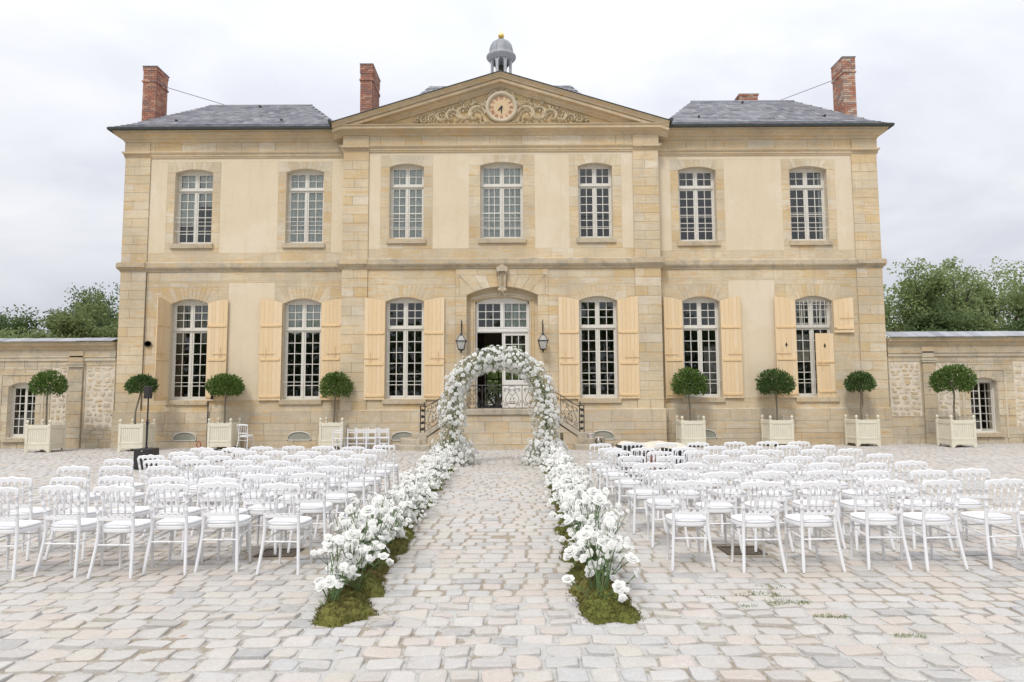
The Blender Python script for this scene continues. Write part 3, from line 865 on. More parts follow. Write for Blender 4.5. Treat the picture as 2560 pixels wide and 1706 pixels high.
def relief(s):
    mb = MB(); rr = random.Random(11)
    X = lambda x: cx + s * x
    def lf(x, z, a0, turns, r0, r1, w, sgn=1, th=0.07, n=14):
        pts = [(X(px), pz) for px, pz in scroll_pts(x, z, a0, turns, r0, r1, n, sgn)]
        leaf(mb, pts, w, YR, th)
    # running stem: a chain of alternating volutes shrinking outwards
    specs = [(0.95, 12.22, 0.33, 1), (1.42, 12.35, 0.30, -1), (1.86, 12.16, 0.25, 1), (2.26, 12.20, 0.20, -1), (2.60, 12.06, 0.16, 1), (2.90, 12.04, 0.12, -1), (3.12, 11.98, 0.09, 1)]
    for i, (x, z, r, sg) in enumerate(specs):
        r *= 1.14
        a0 = math.pi * (0.95 if sg > 0 else 1.05)
        lf(x, z, a0, 0.85, r, r * 0.28, 0.05 * (r / 0.3) + 0.012, -sg, 0.10 + 0.04 * rr.random(), 18)
        lf(x, z, a0 + 0.5, 0.6, r * 0.72, r * 0.2, 0.03, -sg, 0.07, 12)
        for k in range(10):
            aa = a0 - sg * (0.3 + k * 0.48) + rr.uniform(-0.2, 0.2)
            px, pz = x + r * 1.0 * math.cos(aa), z + r * 1.0 * math.sin(aa)
            top = AZ - sl * abs(px) - 0.60
            if pz > top: pz = top - 0.03
            if pz < 11.90: pz = 11.93
            lf(px, pz, aa + rr.uniform(-0.5, 0.5), 0.42, r * 0.36, r * 0.12, 0.024 + 0.02 * r, rr.choice((-1, 1)), 0.08, 8)
        mb.lathe([(0.034, 0), (0.036, 0.02), (0.02, 0.045), (0.0, 0.05)], (0, 0, 0), 8)
        k = 4 * 8 + 16
        base = len(mb.V) - k
        for j in range(base, len(mb.V)):
            a, b, c = mb.V[j]; mb.V[j] = (X(x) + a, YR - 0.05 - c, z + b)
    # rising sprays beside the clock
    for x, z, a0, t, r, sg in ((0.74, 12.70, 2.6, 0.6, 0.17, 1), (0.92, 12.78, 0.2, 0.5, 0.15, -1), (1.15, 12.66, 2.2, 0.55, 0.14, 1), (0.72, 12.42, 3.3, 0.5, 0.2, -1),
                               (1.55, 12.62, 1.2, 0.5, 0.09, 1), (1.30, 12.55, 0.4, 0.5, 0.12, -1), (0.70, 12.0, 3.6, 0.7, 0.14, 1), (1.72, 12.45, 1.4, 0.5, 0.11, -1), (2.12, 12.42, 1.7, 0.5, 0.07, 1)):
        lf(x, z, a0, t, r, r * 0.35, 0.04, sg, 0.12, 12)
        lf(x + 0.03, z - 0.02, a0 + 0.4, t * 0.7, r * 0.65, r * 0.2, 0.025, sg, 0.09, 9)
        for k in range(5):
            aa = a0 + sg * t * 6.28 * (k + 0.5) / 5
            lf(x + r * math.cos(aa), z + r * math.sin(aa), aa, 0.35, r * 0.35, r * 0.1, 0.022, rr.choice((-1, 1)), 0.09, 7)
    return mb
for s in (-1, 1): obj('relief_ornament', relief(s), M['relief'], house)
for s in (-1, 1):
    for w, th, pts in ((0.05, 0.14, ((0.04, 13.02), (0.14, 13.06), (0.24, 13.14), (0.36, 13.10), (0.44, 12.98), (0.50, 12.86), (0.60, 12.80))), (0.035, 0.13, ((0.0, 12.98), (0.10, 12.97), (0.17, 13.02), (0.16, 13.12), (0.10, 13.16))),
                       (0.04, 0.09, ((0.5, 12.0), (0.40, 11.93), (0.26, 11.90), (0.12, 11.91))), (0.05, 0.11, ((0.66, 12.12), (0.60, 12.0), (0.52, 11.93), (0.42, 11.90)))):
        mb = MB(); leaf(mb, [(cx + s * x, z) for x, z in pts], w, YR, th); obj('carved_leaf', mb, M['relief'], house)
mb = MB()
mb.prism([(cx - 0.34, 13.0), (cx - 0.16, 12.96), (cx + 0.16, 12.96), (cx + 0.34, 13.0), (cx + 0.2, 13.12), (cx, 13.2), (cx - 0.2, 13.12)], YR - 0.06, YR + 0.02)
for k in range(5): leaf(mb, [(cx + (k - 2) * 0.05, 13.06), (cx + (k - 2) * 0.075, 13.14), (cx + (k - 2) * 0.10, 13.19)], 0.022, YR - 0.05, 0.08)
obj('cartouche', mb, M['relief'], house)

# keystone console over the door
key = MB()
key.strips(frange(-0.20, 0.20, 3), lambda x: 6.30, lambda x: 6.44, YP - 0.26, YP)
key.prism([(-0.115, 5.56), (0.115, 5.56), (0.17, 6.30), (-0.17, 6.30)], YP - 0.16, YP + 0.05)
key.V = [(x + 0.03, y, z) for x, y, z in key.V]
for s in (-1, 1):
    for xx, zz, r in ((0.155, 6.32, 0.085), (0.105, 5.62, 0.06)):
        key.tube([(0.03 + s * (xx + 0.045), YP - 0.19, zz), (0.03 + s * (xx - 0.05), YP - 0.19, zz)], r, 12)
    leaf(key, [(0.03 + s * 0.02, 5.55), (0.03 + s * 0.08, 5.48), (0.03 + s * 0.10, 5.40), (0.03 + s * 0.04, 5.33)], 0.035, YP - 0.10, 0.08)
    key.tube([(0.03 + s * 0.13, YP - 0.17, 6.26), (0.03 + s * 0.085, YP - 0.17, 5.66)], 0.016, 6)
for k in range(6):
    leaf(key, [(0.03 - 0.05 + 0.02 * k % 0.04, 6.18 - k * 0.075), (0.03, 6.15 - k * 0.075), (0.03 + 0.05, 6.18 - k * 0.075)], 0.02, YP - 0.155, 0.035)
key.strips(frange(-0.22 + 0.03, 0.22 + 0.03, 7), lambda x: 6.42, lambda x: 6.44 + 0.12 * (1 - abs(x - 0.03) / 0.22), YP - 0.24, YP - 0.02)
obj('keystone', key, M['keystone'], house)

# moulded inner surround of the door, set back inside the arched recess
sur = MB()
DI = (0.03, 0.99, 1.36, 5.25, 5.44)
fi = lambda x: DI[3] + (DI[4] - DI[3]) * max(0, 1 - ((x - 0.03) / 0.99) ** 2)
fo = arc(DOOR)
ysr = YP + 0.26
for s in (-1, 1):
    a, b = sorted((0.03 + s * 0.99, 0.03 + s * 1.29)); sur.box(a, b, ysr, ysr + 0.3, 1.36, 5.25)
    a, b = sorted((0.03 + s * 1.00, 0.03 + s * 1.05)); sur.box(a, b, ysr - 0.05, ysr + 0.02, 1.36, 5.27)
    a, b = sorted((0.03 + s * 1.06, 0.03 + s * 1.16)); sur.box(a, b, ysr - 0.03, ysr + 0.02, 1.36, 5.30)
xs = frange(0.03 - 0.99, 0.03 + 0.99, 19)
sur.strips(xs, fi, lambda x: 5.9, ysr, ysr + 0.3)
for s in (-1, 1):
    a, b = sorted((0.03 + s * 0.99, 0.03 + s * 1.30)); sur.box(a, b, ysr, ysr + 0.3, 5.25, 5.9)
big = lambda d_: (lambda x: 5.25 + d_ + 0.19 * max(0, 1 - ((x - 0.03) / 1.16) ** 2))
sur.strips(frange(0.03 - 1.05, 0.03 + 1.05, 19), big(0.005), big(0.05), ysr - 0.05, ysr + 0.02)
sur.strips(frange(0.03 - 1.16, 0.03 + 1.16, 19), big(0.06), big(0.15), ysr - 0.03, ysr + 0.02)
obj('door_surround', sur, M['ashlar'], house)

# ------------------------------------------------------------------ windows
pane_me = MB(); pane_me.add([(-0.5, 0, -0.5), (0.5, 0, -0.5), (0.5, 0, 0.5), (-0.5, 0, 0.5)], [(0, 1, 2, 3)])
pane_me = pane_me.mesh('pane', M['glass'])

def panes(parent, x0, x1, z0, z1, nc, nr, y, bar=0.026, cells=None):
    pw, ph = (x1 - x0) / nc, (z1 - z0) / nr
    for i in range(nc):
        for j in range(nr):
            o = obj('pane', pane_me, None, parent, (x0 + (i + 0.5) * pw, y, z0 + (j + 0.5) * ph),
                    rot=(rad(R.uniform(-0.5, 0.5)), 0, rad(R.uniform(-0.5, 0.5))), scale=(pw - 0.003, 1, ph - 0.003))
def sash(mb, x0, x1, z0, z1, nc, nr, y, st=0.052, bar=0.026, d=0.045):
    """one casement: stiles, rails and glazing bars; returns the glass area"""
    mb.cbox(x0, x0 + st, y, y + d, z0, z1, 0.006); mb.cbox(x1 - st, x1, y, y + d, z0, z1, 0.006)
    mb.box(x0 + st, x1 - st, y + 0.002, y + d, z0, z0 + st * 1.25); mb.box(x0 + st, x1 - st, y + 0.002, y + d, z1 - st, z1)
    gx0, gx1, gz0, gz1 = x0 + st, x1 - st, z0 + st * 1.25, z1 - st
    for i in range(1, nc):
        x = gx0 + (gx1 - gx0) * i / nc; mb.box(x - bar / 2, x + bar / 2, y + 0.008, y + d - 0.006, gz0, gz1)
    for j in range(1, nr):
        z = gz0 + (gz1 - gz0) * j / nr; mb.box(gx0, gx1, y + 0.006, y + d - 0.008, z - bar / 2, z + bar / 2)
    return gx0, gx1, gz0, gz1

def curtain_mesh(x0, x1, z0, z1, y, folds, drape=0.0, seed=0):
    rr = random.Random(seed)
    mb = MB(); nx, nz = folds * 6, 6
    v = []
    for j in range(nz + 1):
        for i in range(nx + 1):
            u = i / nx
            v.append((x0 + (x1 - x0) * u, y + 0.035 * math.sin(u * folds * 2 * math.pi + rr.uniform(-0.2, 0.2)), z0 + (z1 - z0) * j / nz - drape * math.sin(math.pi * u) * (1 - j / nz)))
    mb.add(v, [(j * (nx + 1) + i, j * (nx + 1) + i + 1, (j + 1) * (nx + 1) + i + 1, (j + 1) * (nx + 1) + i) for j in range(nz) for i in range(nx)], True)
    return mb

def window(o, nc, ntop, nbot, ztr, rods, curt=None, sill=True, label=None, depth=0.24):
    xc, hw, z0, zs, za, yf = o
    y = yf + depth
    mb = MB()
    fr = 0.055
    f = arc(o)
    for s in (-1, 1):
        a, b = sorted((xc + s * hw, xc + s * (hw - fr))); mb.cbox(a, b, y - 0.01, y + 0.09, z0, zs + 0.01, 0.006)
    zt_ = zs + 0.01
    mb.strips(frange(xc - hw, xc + hw, 15), lambda x: zt_, f, y - 0.01, y + 0.09)
    mb.box(xc - hw + fr, xc + hw - fr, y - 0.012, y + 0.09, z0, z0 + 0.05)
    mb.box(xc - hw + fr, xc + hw - fr, y - 0.035, y + 0.09, ztr - 0.03, ztr + 0.045)      # transom
    mb.box(xc - hw + fr, xc + hw - fr, y - 0.055, y - 0.035, ztr - 0.012, ztr + 0.02)
    mb.cbox(xc - 0.033, xc + 0.033, y - 0.018, y + 0.07, ztr + 0.045, zt_, 0.01)
    mb.cbox(xc - 0.028, xc + 0.028, y - 0.022, y + 0.07, z0 + 0.05, ztr - 0.03, 0.012)
    gl = []
    for a, b in ((xc - hw + fr, xc - 0.03), (xc + 0.03, xc + hw - fr)):
        gl.append((*sash(mb, a, b, ztr + 0.048, zt_ + 0.012, nc, ntop, y), nc, ntop))
        gl.append((*sash(mb, a, b, z0 + 0.052, ztr - 0.032, nc, nbot, y), nc, nbot))
    w = obj('window', mb, M['winpaint'], house)
    if label: w['label'] = label
    for a, b, c, d_, n_, m_ in gl: panes(w, a, b, c, d_, n_, m_, y + 0.025)
    if rods:
        rb = MB()
        for z in rods: rb.tube([(xc - hw - 0.02, yf + 0.06, z), (xc + hw + 0.02, yf + 0.06, z)], 0.011, 6)
        obj('guard_rod', rb, M['winpaint'], w, world=False)
    if curt:
        for k, (a, b, c, d_, mk, dr) in enumerate(curt):
            obj('curtain', curtain_mesh(xc - hw + (2 * hw) * a, xc - hw + (2 * hw) * b, c, d_, y + 0.10, max(2, int(10 * (b - a))), dr, seed=k), M[mk], w, world=False)
    if sill:
        sb = MB(); sw = hw + 0.09
        sb.cbox(xc - sw, xc + sw, yf - 0.075, yf + depth, z0 - 0.19, z0 - 0.012, 0.012)
        obj('sill', sb, M['lichen'], w, world=False)
    return w

full = lambda z0, z1, m='curtain': [(0.0, 0.5, z0, z1, m, 0), (0.5, 1.0, z0, z1, m, 0)]
for i, o in enumerate(sorted(UP_W + UP_P)):
    ctr = abs(o[0]) < 1
    c = full(7.6, 10.4) if i in (1, 2, 3) else None
    if i == 0: c = [(0.0, 0.46, 8.3, 10.4, 'curtain', 0), (0.56, 1.0, 9.0, 10.4, 'curtain', 0)]
    if i == 6: c = [(0.0, 0.12, 7.6, 10.4, 'curtain', 0), (0.86, 1.0, 7.6, 10.4, 'curtain', 0)]
    rods = (7.98, 8.33, 8.50) if i < 4 else ((7.98, 8.50) if i == 4 else (8.0, 8.42) if i == 5 else (8.0, 8.42, 8.55))
    window(o, 3 if ctr else 2, 2, 6, 9.57, rods, c, depth=0.27)
for i, o in enumerate(sorted(GR_W + GR_P)):
    c = None
    if i == 0: c = [(0.0, 0.32, 3.9, 5.35, 'curtain2', 0.1), (0.34, 0.66, 4.35, 5.35, 'curtain2', 0.15), (0.68, 1.0, 3.9, 5.35, 'curtain2', 0.1), (0.88, 1.0, 1.8, 4.0, 'roomwall', 0)]
    if i == 1: c = [(0.0, 0.5, 4.35, 5.35, 'curtain', 0.22), (0.5, 1.0, 4.35, 5.35, 'curtain', 0.22)]
    if i == 4: c = [(0.62, 0.95, 1.9, 3.6, 'curtain2', 0)]
    if i == 5: c = [(0.0, 1.0, 4.75, 5.35, 'curtain2', 0.05), (0.0, 0.55, 3.45, 4.05, 'curtain2', 0), (0.0, 0.55, 3.05, 3.45, 'cloth', 0.03)]
    window(o, 2, 3, 6, 4.28, (2.36,), c)

# the barred upper light of the last window on the right
o = sorted(GR_W)[-1]
mb = MB()
for k in range(9):
    x = o[0] - 0.62 + k * 0.155
    mb.tube([(x, YW + 0.10, 4.34), (x, YW + 0.10, 5.30)], 0.012, 6)
for z in (4.42, 5.12): mb.tube([(o[0] - 0.7, YW + 0.085, z), (o[0] + 0.7, YW + 0.085, z)], 0.011, 6)
obj('window_bars', mb, M['winpaint'], house)

# ------------------------------------------------------------------ door
yd = ysr + 0.14
mb = MB()
for s in (-1, 1):
    a, b = sorted((0.03 + s * 0.985, 0.03 + s * 0.93)); mb.box(a, b, yd - 0.01, yd + 0.1, 1.36, 5.26)
mb.strips(frange(0.03 - 0.985, 0.03 + 0.985, 19), lambda x: min(5.24, fi(x)) - 0.03, lambda x: fi(x) - 0.002, yd - 0.01, yd + 0.1)
mb.box(0.03 - 0.93, 0.03 + 0.93, yd - 0.03, yd + 0.1, 4.13, 4.27)
mb.box(0.03 - 0.93, 0.03 + 0.93, yd - 0.05, yd - 0.03, 4.16, 4.21)
mb.cbox(0.03 - 0.04, 0.03 + 0.04, yd - 0.02, yd + 0.08, 4.27, 5.24, 0.012)
gl = [(*sash(mb, -0.90, 0.0, 4.28, 5.25, 3, 3, yd), 3, 3), (*sash(mb, 0.06, 0.96, 4.28, 5.25, 3, 3, yd), 3, 3)]
dr = obj('door', mb, M['doorpaint'], house)
for a, b, c, d_, n_, m_ in gl: panes(dr, a, b, c, d_, n_, m_, yd + 0.025)
obj('curtain', curtain_mesh(0.05, 0.95, 4.3, 5.3, yd + 0.15, 6), M['curtain'], dr, world=False)
# right leaf shut
lf = MB()
g = sash(lf, 0.03, 0.96, 2.27, 4.125, 3, 5, yd, st=0.10)
lf.box(0.03, 0.96, yd, yd + 0.045, 1.37, 2.27)
lf.cbox(0.03 + 0.12, 0.96 - 0.10, yd - 0.012, yd + 0.01, 1.55, 2.12, 0.01)
lf.cbox(0.03 + 0.17, 0.96 - 0.15, yd - 0.018, yd + 0.0, 1.60, 2.07, 0.012)
lf.cbox(0.01, 0.06, yd - 0.02, yd + 0.05, 1.37, 4.125, 0.012)
obj('door_leaf', lf, M['doorpaint'], dr, world=False)
panes(dr, *g, 3, 5, yd + 0.025)
# left leaf swung inwards
lf = MB()
g = sash(lf, 0.0, 0.93, 2.27, 4.125, 3, 5, 0, st=0.10)
lf.box(0.0, 0.93, 0, 0.045, 1.37, 2.27)
o = obj('door_leaf', lf, M['doorpaint'], dr, world=False, loc=(-0.90, yd + 0.05, 0), rot=(0, 0, rad(97)))

# ------------------------------------------------------------------ shutters
def shutter(w, z0, z1h, z1f, battens, xyz, angle, side, name='shutter', label=None, diamond=None, bar=None, npl=5):
    """hinge edge at local x=0, free edge at x=side*w; z1h top at hinge, z1f top at the free edge"""
    t = 0.032
    mb = MB(); a, b = sorted((side * 0.004, side * (w - 0.004))); mb.box(a, b, 0.0, 0.008, z0 + 0.01, z1h - 0.01)
    r = obj(name, mb, M['shutterb'], house, xyz, rot=(0, 0, angle))
    for z in battens:
        bt = MB(); a, b = sorted((side * 0.05, side * (w - 0.04))); bt.cbox(a, b, -t - 0.028, -t, z - 0.045, z + 0.045, 0.008)
        obj('batten', bt, M['shutterb'], r, world=False)
    if label: r['label'] = label
    top = lambda x: z1h + (z1f - z1h) * math.sin(min(1, abs(x) / w) * math.pi / 2)
    for k in range(npl):
        a, b = w * k / npl + 0.002, w * (k + 1) / npl - 0.002
        pb = MB()
        xs = frange(side * a, side * b, 3) if side > 0 else frange(side * b, side * a, 3)
        pb.strips(xs, lambda x: z0, top, -t + R.uniform(-0.0015, 0.0015), 0.0)
        obj('plank', pb, M['shutter'], r, world=False)
    ib = MB()
    zz = bar or battens[1] + 0.22
    a, b = sorted((side * (w * 0.3), side * (w + 0.05)))
    ib.tube([(a, -t - 0.03, zz), (b, -t - 0.03, zz)], 0.011, 6)
    ib.tube([(side * w * 0.7, -t - 0.03, zz - 0.2), (side * w * 0.7, -t - 0.03, zz + 0.25)], 0.009, 6)
    for z in (battens[-1], battens[0]):
        ib.box(min(0, side * 0.10), max(0, side * 0.10), -t - 0.036, -t - 0.028, z - 0.018, z + 0.018)
    obj('latch_bar', ib, M['shutterb'], r, world=False)
    if diamond:
        db = MB(); c0 = side * w * 0.5
        db.prism([(c0, diamond - 0.10), (c0 + 0.05, diamond), (c0, diamond + 0.10), (c0 - 0.05, diamond)], -t - 0.003, -t + 0.01)
        obj('diamond_shade', db, M['dark'], r, world=False)  # dark lozenge laid on the planks, the shade of a cut-out given as colour
    return r
for s in (-1, 1):
    for k in (-1, 1):   # pavilion
        x = s * 3.50 + k * 0.70
        shutter(0.74, 1.70, 5.26, 5.38, (1.84, 2.97, 4.09), (x, YP - 0.035, 0), 0.0, k)
Bw = (1.84, 3.18, 4.42)
shutter(0.74, 1.70, 5.26, 5.40, Bw, (-11.46 - 0.70, YW - 0.03, 0), rad(82), -1, label='ochre shutter standing out from the wall, nearly edge on')
shutter(0.74, 1.70, 5.26, 5.40, Bw, (-11.46 + 0.70, YW - 0.035, 0), rad(-3), 1)
shutter(0.80, 1.70, 5.26, 5.42, Bw, (-7.32 - 0.72, YW - 0.035, 0), rad(2), -1)
shutter(0.74, 1.70, 5.26, 5.40, Bw, (-7.32 + 0.72, YW - 0.035, 0), rad(-1), 1)
Bw2 = (1.84, 3.08, 4.28)
shutter(0.70, 1.70, 5.26, 5.40, Bw2, (7.32 - 0.70, YW - 0.035, 0), rad(6), -1)
shutter(0.74, 1.70, 5.26, 5.40, Bw2, (7.32 + 0.70, YW - 0.035, 0), rad(-2), 1)
shutter(0.78, 1.70, 5.26, 5.40, (1.84, 3.10, 4.28), (11.46 - 0.70, YW - 0.035, 0), rad(5), -1, label='left shutter with a cut diamond hole', diamond=3.62, npl=4)
shutter(0.72, 4.06, 5.24, 5.34, (4.22,), (11.46 + 0.70, YW - 0.035, 0), rad(-3), 1, label='short upper shutter folded back', bar=4.6, npl=4)
shutter(0.68, 1.70, 4.04, 4.04, (1.92, 3.0), (11.46 + 0.68, YW + 0.03, 0), rad(4), -1, label='lower shutter swung shut across half the window', diamond=3.58, bar=2.9, npl=4)

# ------------------------------------------------------------------ cellar vents, vent hole, conduit
def half_moon(xc, y, hw=0.43, z0=0.25, z1=0.36, za=0.585):
    f = lambda x: z1 + (za - z1) * math.sqrt(max(0, 1 - ((x - xc) / hw) ** 2)) if abs(x - xc) < hw else z1
    mb = MB(); xs = frange(xc - hw, xc + hw, 17)
    mb.strips(xs, lambda x: f(x) - 0.03, lambda x: f(x) + 0.006, y - 0.02, y + 0.02)
    mb.box(xc - hw, xc + hw, y - 0.02, y + 0.02, z0, z0 + 0.03)
    mb.box(xc - hw, xc - hw + 0.025, y - 0.02, y + 0.02, z0, z1); mb.box(xc + hw - 0.025, xc + hw, y - 0.02, y + 0.02, z0, z1)
    v = obj('cellar_vent', mb, M['ventframe'], house)
    g2 = MB()
    g2.strips(xs, lambda x: z0 + 0.01, lambda x: f(x) - 0.005, y + 0.012, y + 0.03)
    obj('vent_grille', g2, M['mesh'], v, world=False)
    # stone filling between the arched frame and the square cut of the plinth
    fb = MB(); fb.strips(frange(xc - hw - 0.001, xc + hw + 0.001, 17), f, lambda x: 0.60, y + 0.004, y + 0.06)
    obj('vent_surround', fb, M['plinth'], v, world=False)
for x in (-11.46, -7.32, 7.32): half_moon(x, YW - 0.06)
half_moon(-3.50, YP - 0.105); half_moon(3.58, YP - 0.105)
mb = MB(); mb.lathe([(0.14, 0.0), (0.14, 0.02), (0.115, 0.02), (0.11, 0.0), (0.0, 0.0)], n=20)
mb.V = [(-12.93 + x, YW - 0.045 - z, 3.78 + y * 0.78) for x, y, z in mb.V]
obj('vent_shade_disc', mb, M['dark'], house)  # closed disc and rim; the shade inside the opening is its dark colour
mb = MB(); mb.tube([(-13.06, YW - 0.05, 6.42), (-13.05, YW - 0.05, 4.0), (-13.1, YW - 0.05, 1.4)], 0.011, 6)
obj('conduit', mb, M['treebark'], house)
mb = MB(); mb.tube([(-10.1, YW - 0.12, 1.95), (-10.3, YW - 0.2, 2.0), (-10.45, YW - 0.2, 1.9), (-10.47, YW - 0.18, 1.75)], 0.05, 10)
mb.tube([(-10.62, YW - 0.12, 1.65), (-10.62, YW - 0.12, 0.0)], 0.022, 8)
obj('drain_pipe', mb, M['iron'], house)

# ------------------------------------------------------------------ roofs
def slate_plane(mb, a, b, c, d_, expo=0.17, w=0.22):
    """quad eave a->b, ridge d->c (a below d). rows of separate slates"""
    a, b, c, d_ = map(Vector, (a, b, c, d_))
    nrm = (b - a).cross(d_ - a).normalized()
    H = ((d_ + c) / 2 - (a + b) / 2).length
    rows = max(2, int(H / expo))
    for i in range(rows):
        t0, t1 = i / rows, (i + 1.25) / rows
        t1 = min(1.0, t1)
        l0, r0 = a.lerp(d_, t0), b.lerp(c, t0)
        l1, r1 = a.lerp(d_, t1), b.lerp(c, t1)
        L0 = (r0 - l0).length
        n = max(1, int(L0 / w))
        for k in range(n):
            off = 0.5 if i % 2 else 0.0
            u0, u1 = max(0, (k - off) / n), min(1, (k + 1 - off) / n)
            if u1 <= u0: continue
            j = R.uniform(0, 0.010)
            g = 0.003 / max(L0, 0.1)
            lo0 = l0.lerp(r0, u0 + g) + nrm * (0.034 + j); lo1 = l0.lerp(r0, u1 - g) + nrm * (0.034 + j)
            hi0 = l1.lerp(r1, u0 + g) + nrm * 0.004; hi1 = l1.lerp(r1, u1 - g) + nrm * 0.004
            mb.add([lo0, lo1, hi1, hi0, lo0 - nrm * 0.026, lo1 - nrm * 0.026], [(0, 1, 2, 3), (0, 4, 5, 1), (1, 5, 2), (0, 3, 4)])
        if off:
            pass
def roof(planes, name='roof'):
    deck = MB()
    for p in planes: deck.add([tuple(q) for q in p], [tuple(range(len(p)))])
    r = obj(name, deck, M['lead'], house)
    sb = MB()
    for p in planes:
        if len(p) == 4 and p != planes[-1]: slate_plane(sb, *p)
    obj('slates', sb, M['slate'], r, world=False, kind='stuff')
    return r
for s in (-1, 1):
    zr = 13.71 if s < 0 else 13.78
    ex0, ex1 = 14.50, 6.15
    A, B = (s * ex0, 24.36, 11.77), (s * ex1, 24.36, 11.77)
    A2, B2 = (s * 14.05, 24.75, 12.02), (s * ex1, 24.75, 12.02)
    C_, D_ = (s * 7.78, 26.9, zr), (s * 11.93, 26.9, zr)
    A3, D3, C3, B3 = (s * ex0, 34.0, 11.77), (s * 11.93, 31.4, zr), (s * 7.78, 31.4, zr), (s * ex1, 34.0, 11.77)
    A23 = (s * 14.05, 33.6, 12.02)
    pl = [(A, B, B2, A2), (A2, B2, C_, D_), (A3, A, A2, A23), (A23, A2, D_, D3), (B2, B3, C3, C_), (C_, C3, D3, D_)]
    if s > 0: pl = [tuple(reversed((p[1], p[0], p[3], p[2]))) if False else (p[1], p[0], p[3], p[2]) for p in pl]
    r = roof(pl, 'roof')
    rb = MB(); rb.tube([(s * 11.97, 26.9, zr + 0.01), (s * 7.74, 26.9, zr + 0.01)], 0.045, 8)
    obj('ridge_cap', rb, M['zinc'], r, world=False)
    vb = MB()
    P3 = [(-12.35, 25.13, 12.32), (-9.75, 26.6, 13.52), (-8.35, 25.13, 12.32)] if s < 0 else [(7.55, 25.2, 12.4), (9.75, 26.65, 13.60), (12.35, 25.2, 12.4)]
    for x, y, z in P3:
        vb.tube([(x, y - 0.12, z), (x, y + 0.12, z + 0.04)], 0.038, 8)
    obj('roof_vent', vb, M['black'], r, world=False)
roof([((-4.75, 25.3, 12.1), (4.65, 25.3, 12.1), (2.95, 28.5, 15.27), (-3.10, 28.5, 15.27)),
      ((-5.8, 31.0, 12.1), (-4.75, 25.3, 12.1), (-3.10, 28.5, 15.27), (-3.10, 29.2, 15.27)),
      ((4.65, 25.3, 12.1), (5.8, 31.0, 12.1), (2.95, 29.2, 15.27), (2.95, 28.5, 15.27)),
      ((-3.10, 28.5, 15.27), (2.95, 28.5, 15.27), (2.95, 29.2, 15.27), (-3.10, 29.2, 15.27))])
roof([((-6.1, 29.0, 11.80), (-6.1, YP - 0.4, 11.80), (0, YP - 0.4, 13.68), (0, 29.0, 13.68)),
      ((6.1, YP - 0.4, 11.80), (6.1, 29.0, 11.80), (0, 29.0, 13.68), (0, YP - 0.4, 13.68)),
      ((-6.1, YP + 0.2, 11.7), (6.1, YP + 0.2, 11.7), (6.1, YP + 0.3, 11.75), (-6.1, YP + 0.3, 11.75))])
mb = MB()
for s in (-1, 1):
    mb.tube([(s * 6.22, YP - 0.5, 11.80), (s * 6.26, YP - 0.1, 11.86), (s * 6.24, YW - 0.2, 11.83)], 0.07, 8)
obj('gutter_end', mb, M['gutter'], house)

def chimney(x0, x1, y0, y1, z0, z1, bands, mk, cap=True):
    core_ = MB(); core_.box(x0 + 0.02, x1 - 0.02, y0 + 0.02, y1 - 0.02, z0, z1 - 0.01)
    c = obj('chimney', core_, M['brickmortar'], house)
    mb = MB(); rr = random.Random(int(abs(x0) * 100))
    ch = 0.079; n = int((z1 - z0) / ch)
    for i in range(n):
        a = z1 - (i + 1) * ch; b = a + ch - 0.015
        out = 0.0
        for bz, bw, bo in bands:
            if bz - bw <= a < bz: out = bo
        X0, X1, Y0, Y1 = x0 - out, x1 + out, y0 - out, y1 + out
        t = 0.10
        off = 0.11 if i % 2 else 0.0
        for (p, q, fn) in ((X0, X1, 'f'), (X0, X1, 'b'), (Y0 + t, Y1 - t, 'l'), (Y0 + t, Y1 - t, 'r')):
            L_ = q - p; xs = [p]; u = p + 0.22 - off
            while u < q - 0.05: xs.append(u); u += 0.225
            xs.append(q)
            for u, v in zip(xs[:-1], xs[1:]):
                if v - u < 0.03: continue
                j = rr.uniform(-0.003, 0.003)
                if fn == 'f': mb.box(u, v - 0.014, Y0 + j, Y0 + t, a, b)
                elif fn == 'b': mb.box(u, v - 0.014, Y1 - t, Y1 + j, a, b)
                elif fn == 'l': mb.box(X0 + j, X0 + t, u, v - 0.014, a, b)
                else: mb.box(X1 - t, X1 + j, u, v - 0.014, a, b)
    obj('brickwork', mb, M[mk], c, world=False, kind='stuff')
    cb = MB(); cb.box(x0 - 0.035, x1 + 0.035, y0 - 0.035, y1 + 0.035, z1 - 0.012, z1 + 0.012)
    obj('chimney_cap', cb, M['lead'], c, world=False)
    fb = MB(); fb.box(x0 - 0.03, x1 + 0.03, y0 - 0.03, y1 + 0.03, z0, z0 + 0.12)
    obj('flashing', fb, M['lead'], c, world=False)
    return c
chimney(-13.87, -13.36, 25.4, 26.3, 11.95, 14.65, ((14.60, 0.12, 0.02), (14.06, 0.09, 0.035)), 'brick')
chimney(-5.86, -5.36, 27.2, 28.75, 12.2, 15.62, ((15.58, 0.4, 0.02), (14.95, 0.12, 0.035)), 'brick')
chimney(13.28, 13.75, 25.4, 26.3, 11.95, 14.88, ((14.84, 0.5, 0.02), (14.32, 0.09, 0.035)), 'brickpale')
chimney(10.62, 11.45, 29.4, 30.1, 12.9, 15.25, ((15.2, 0.08, 0.03),), 'brickpale')
mb = MB(); mb.tube([(-13.3, 25.85, 14.05), (-11.35, 26.95, 13.78)], 0.012, 6); mb.tube([(-13.4, 25.39, 14.02), (-13.25, 25.85, 14.06)], 0.014, 6)
obj('stay_wire', mb, M['lead'], house)
mb = MB(); mb.tube([(13.2, 25.85, 14.2), (11.4, 26.95, 13.84)], 0.012, 6)
obj('stay_wire', mb, M['lead'], house)

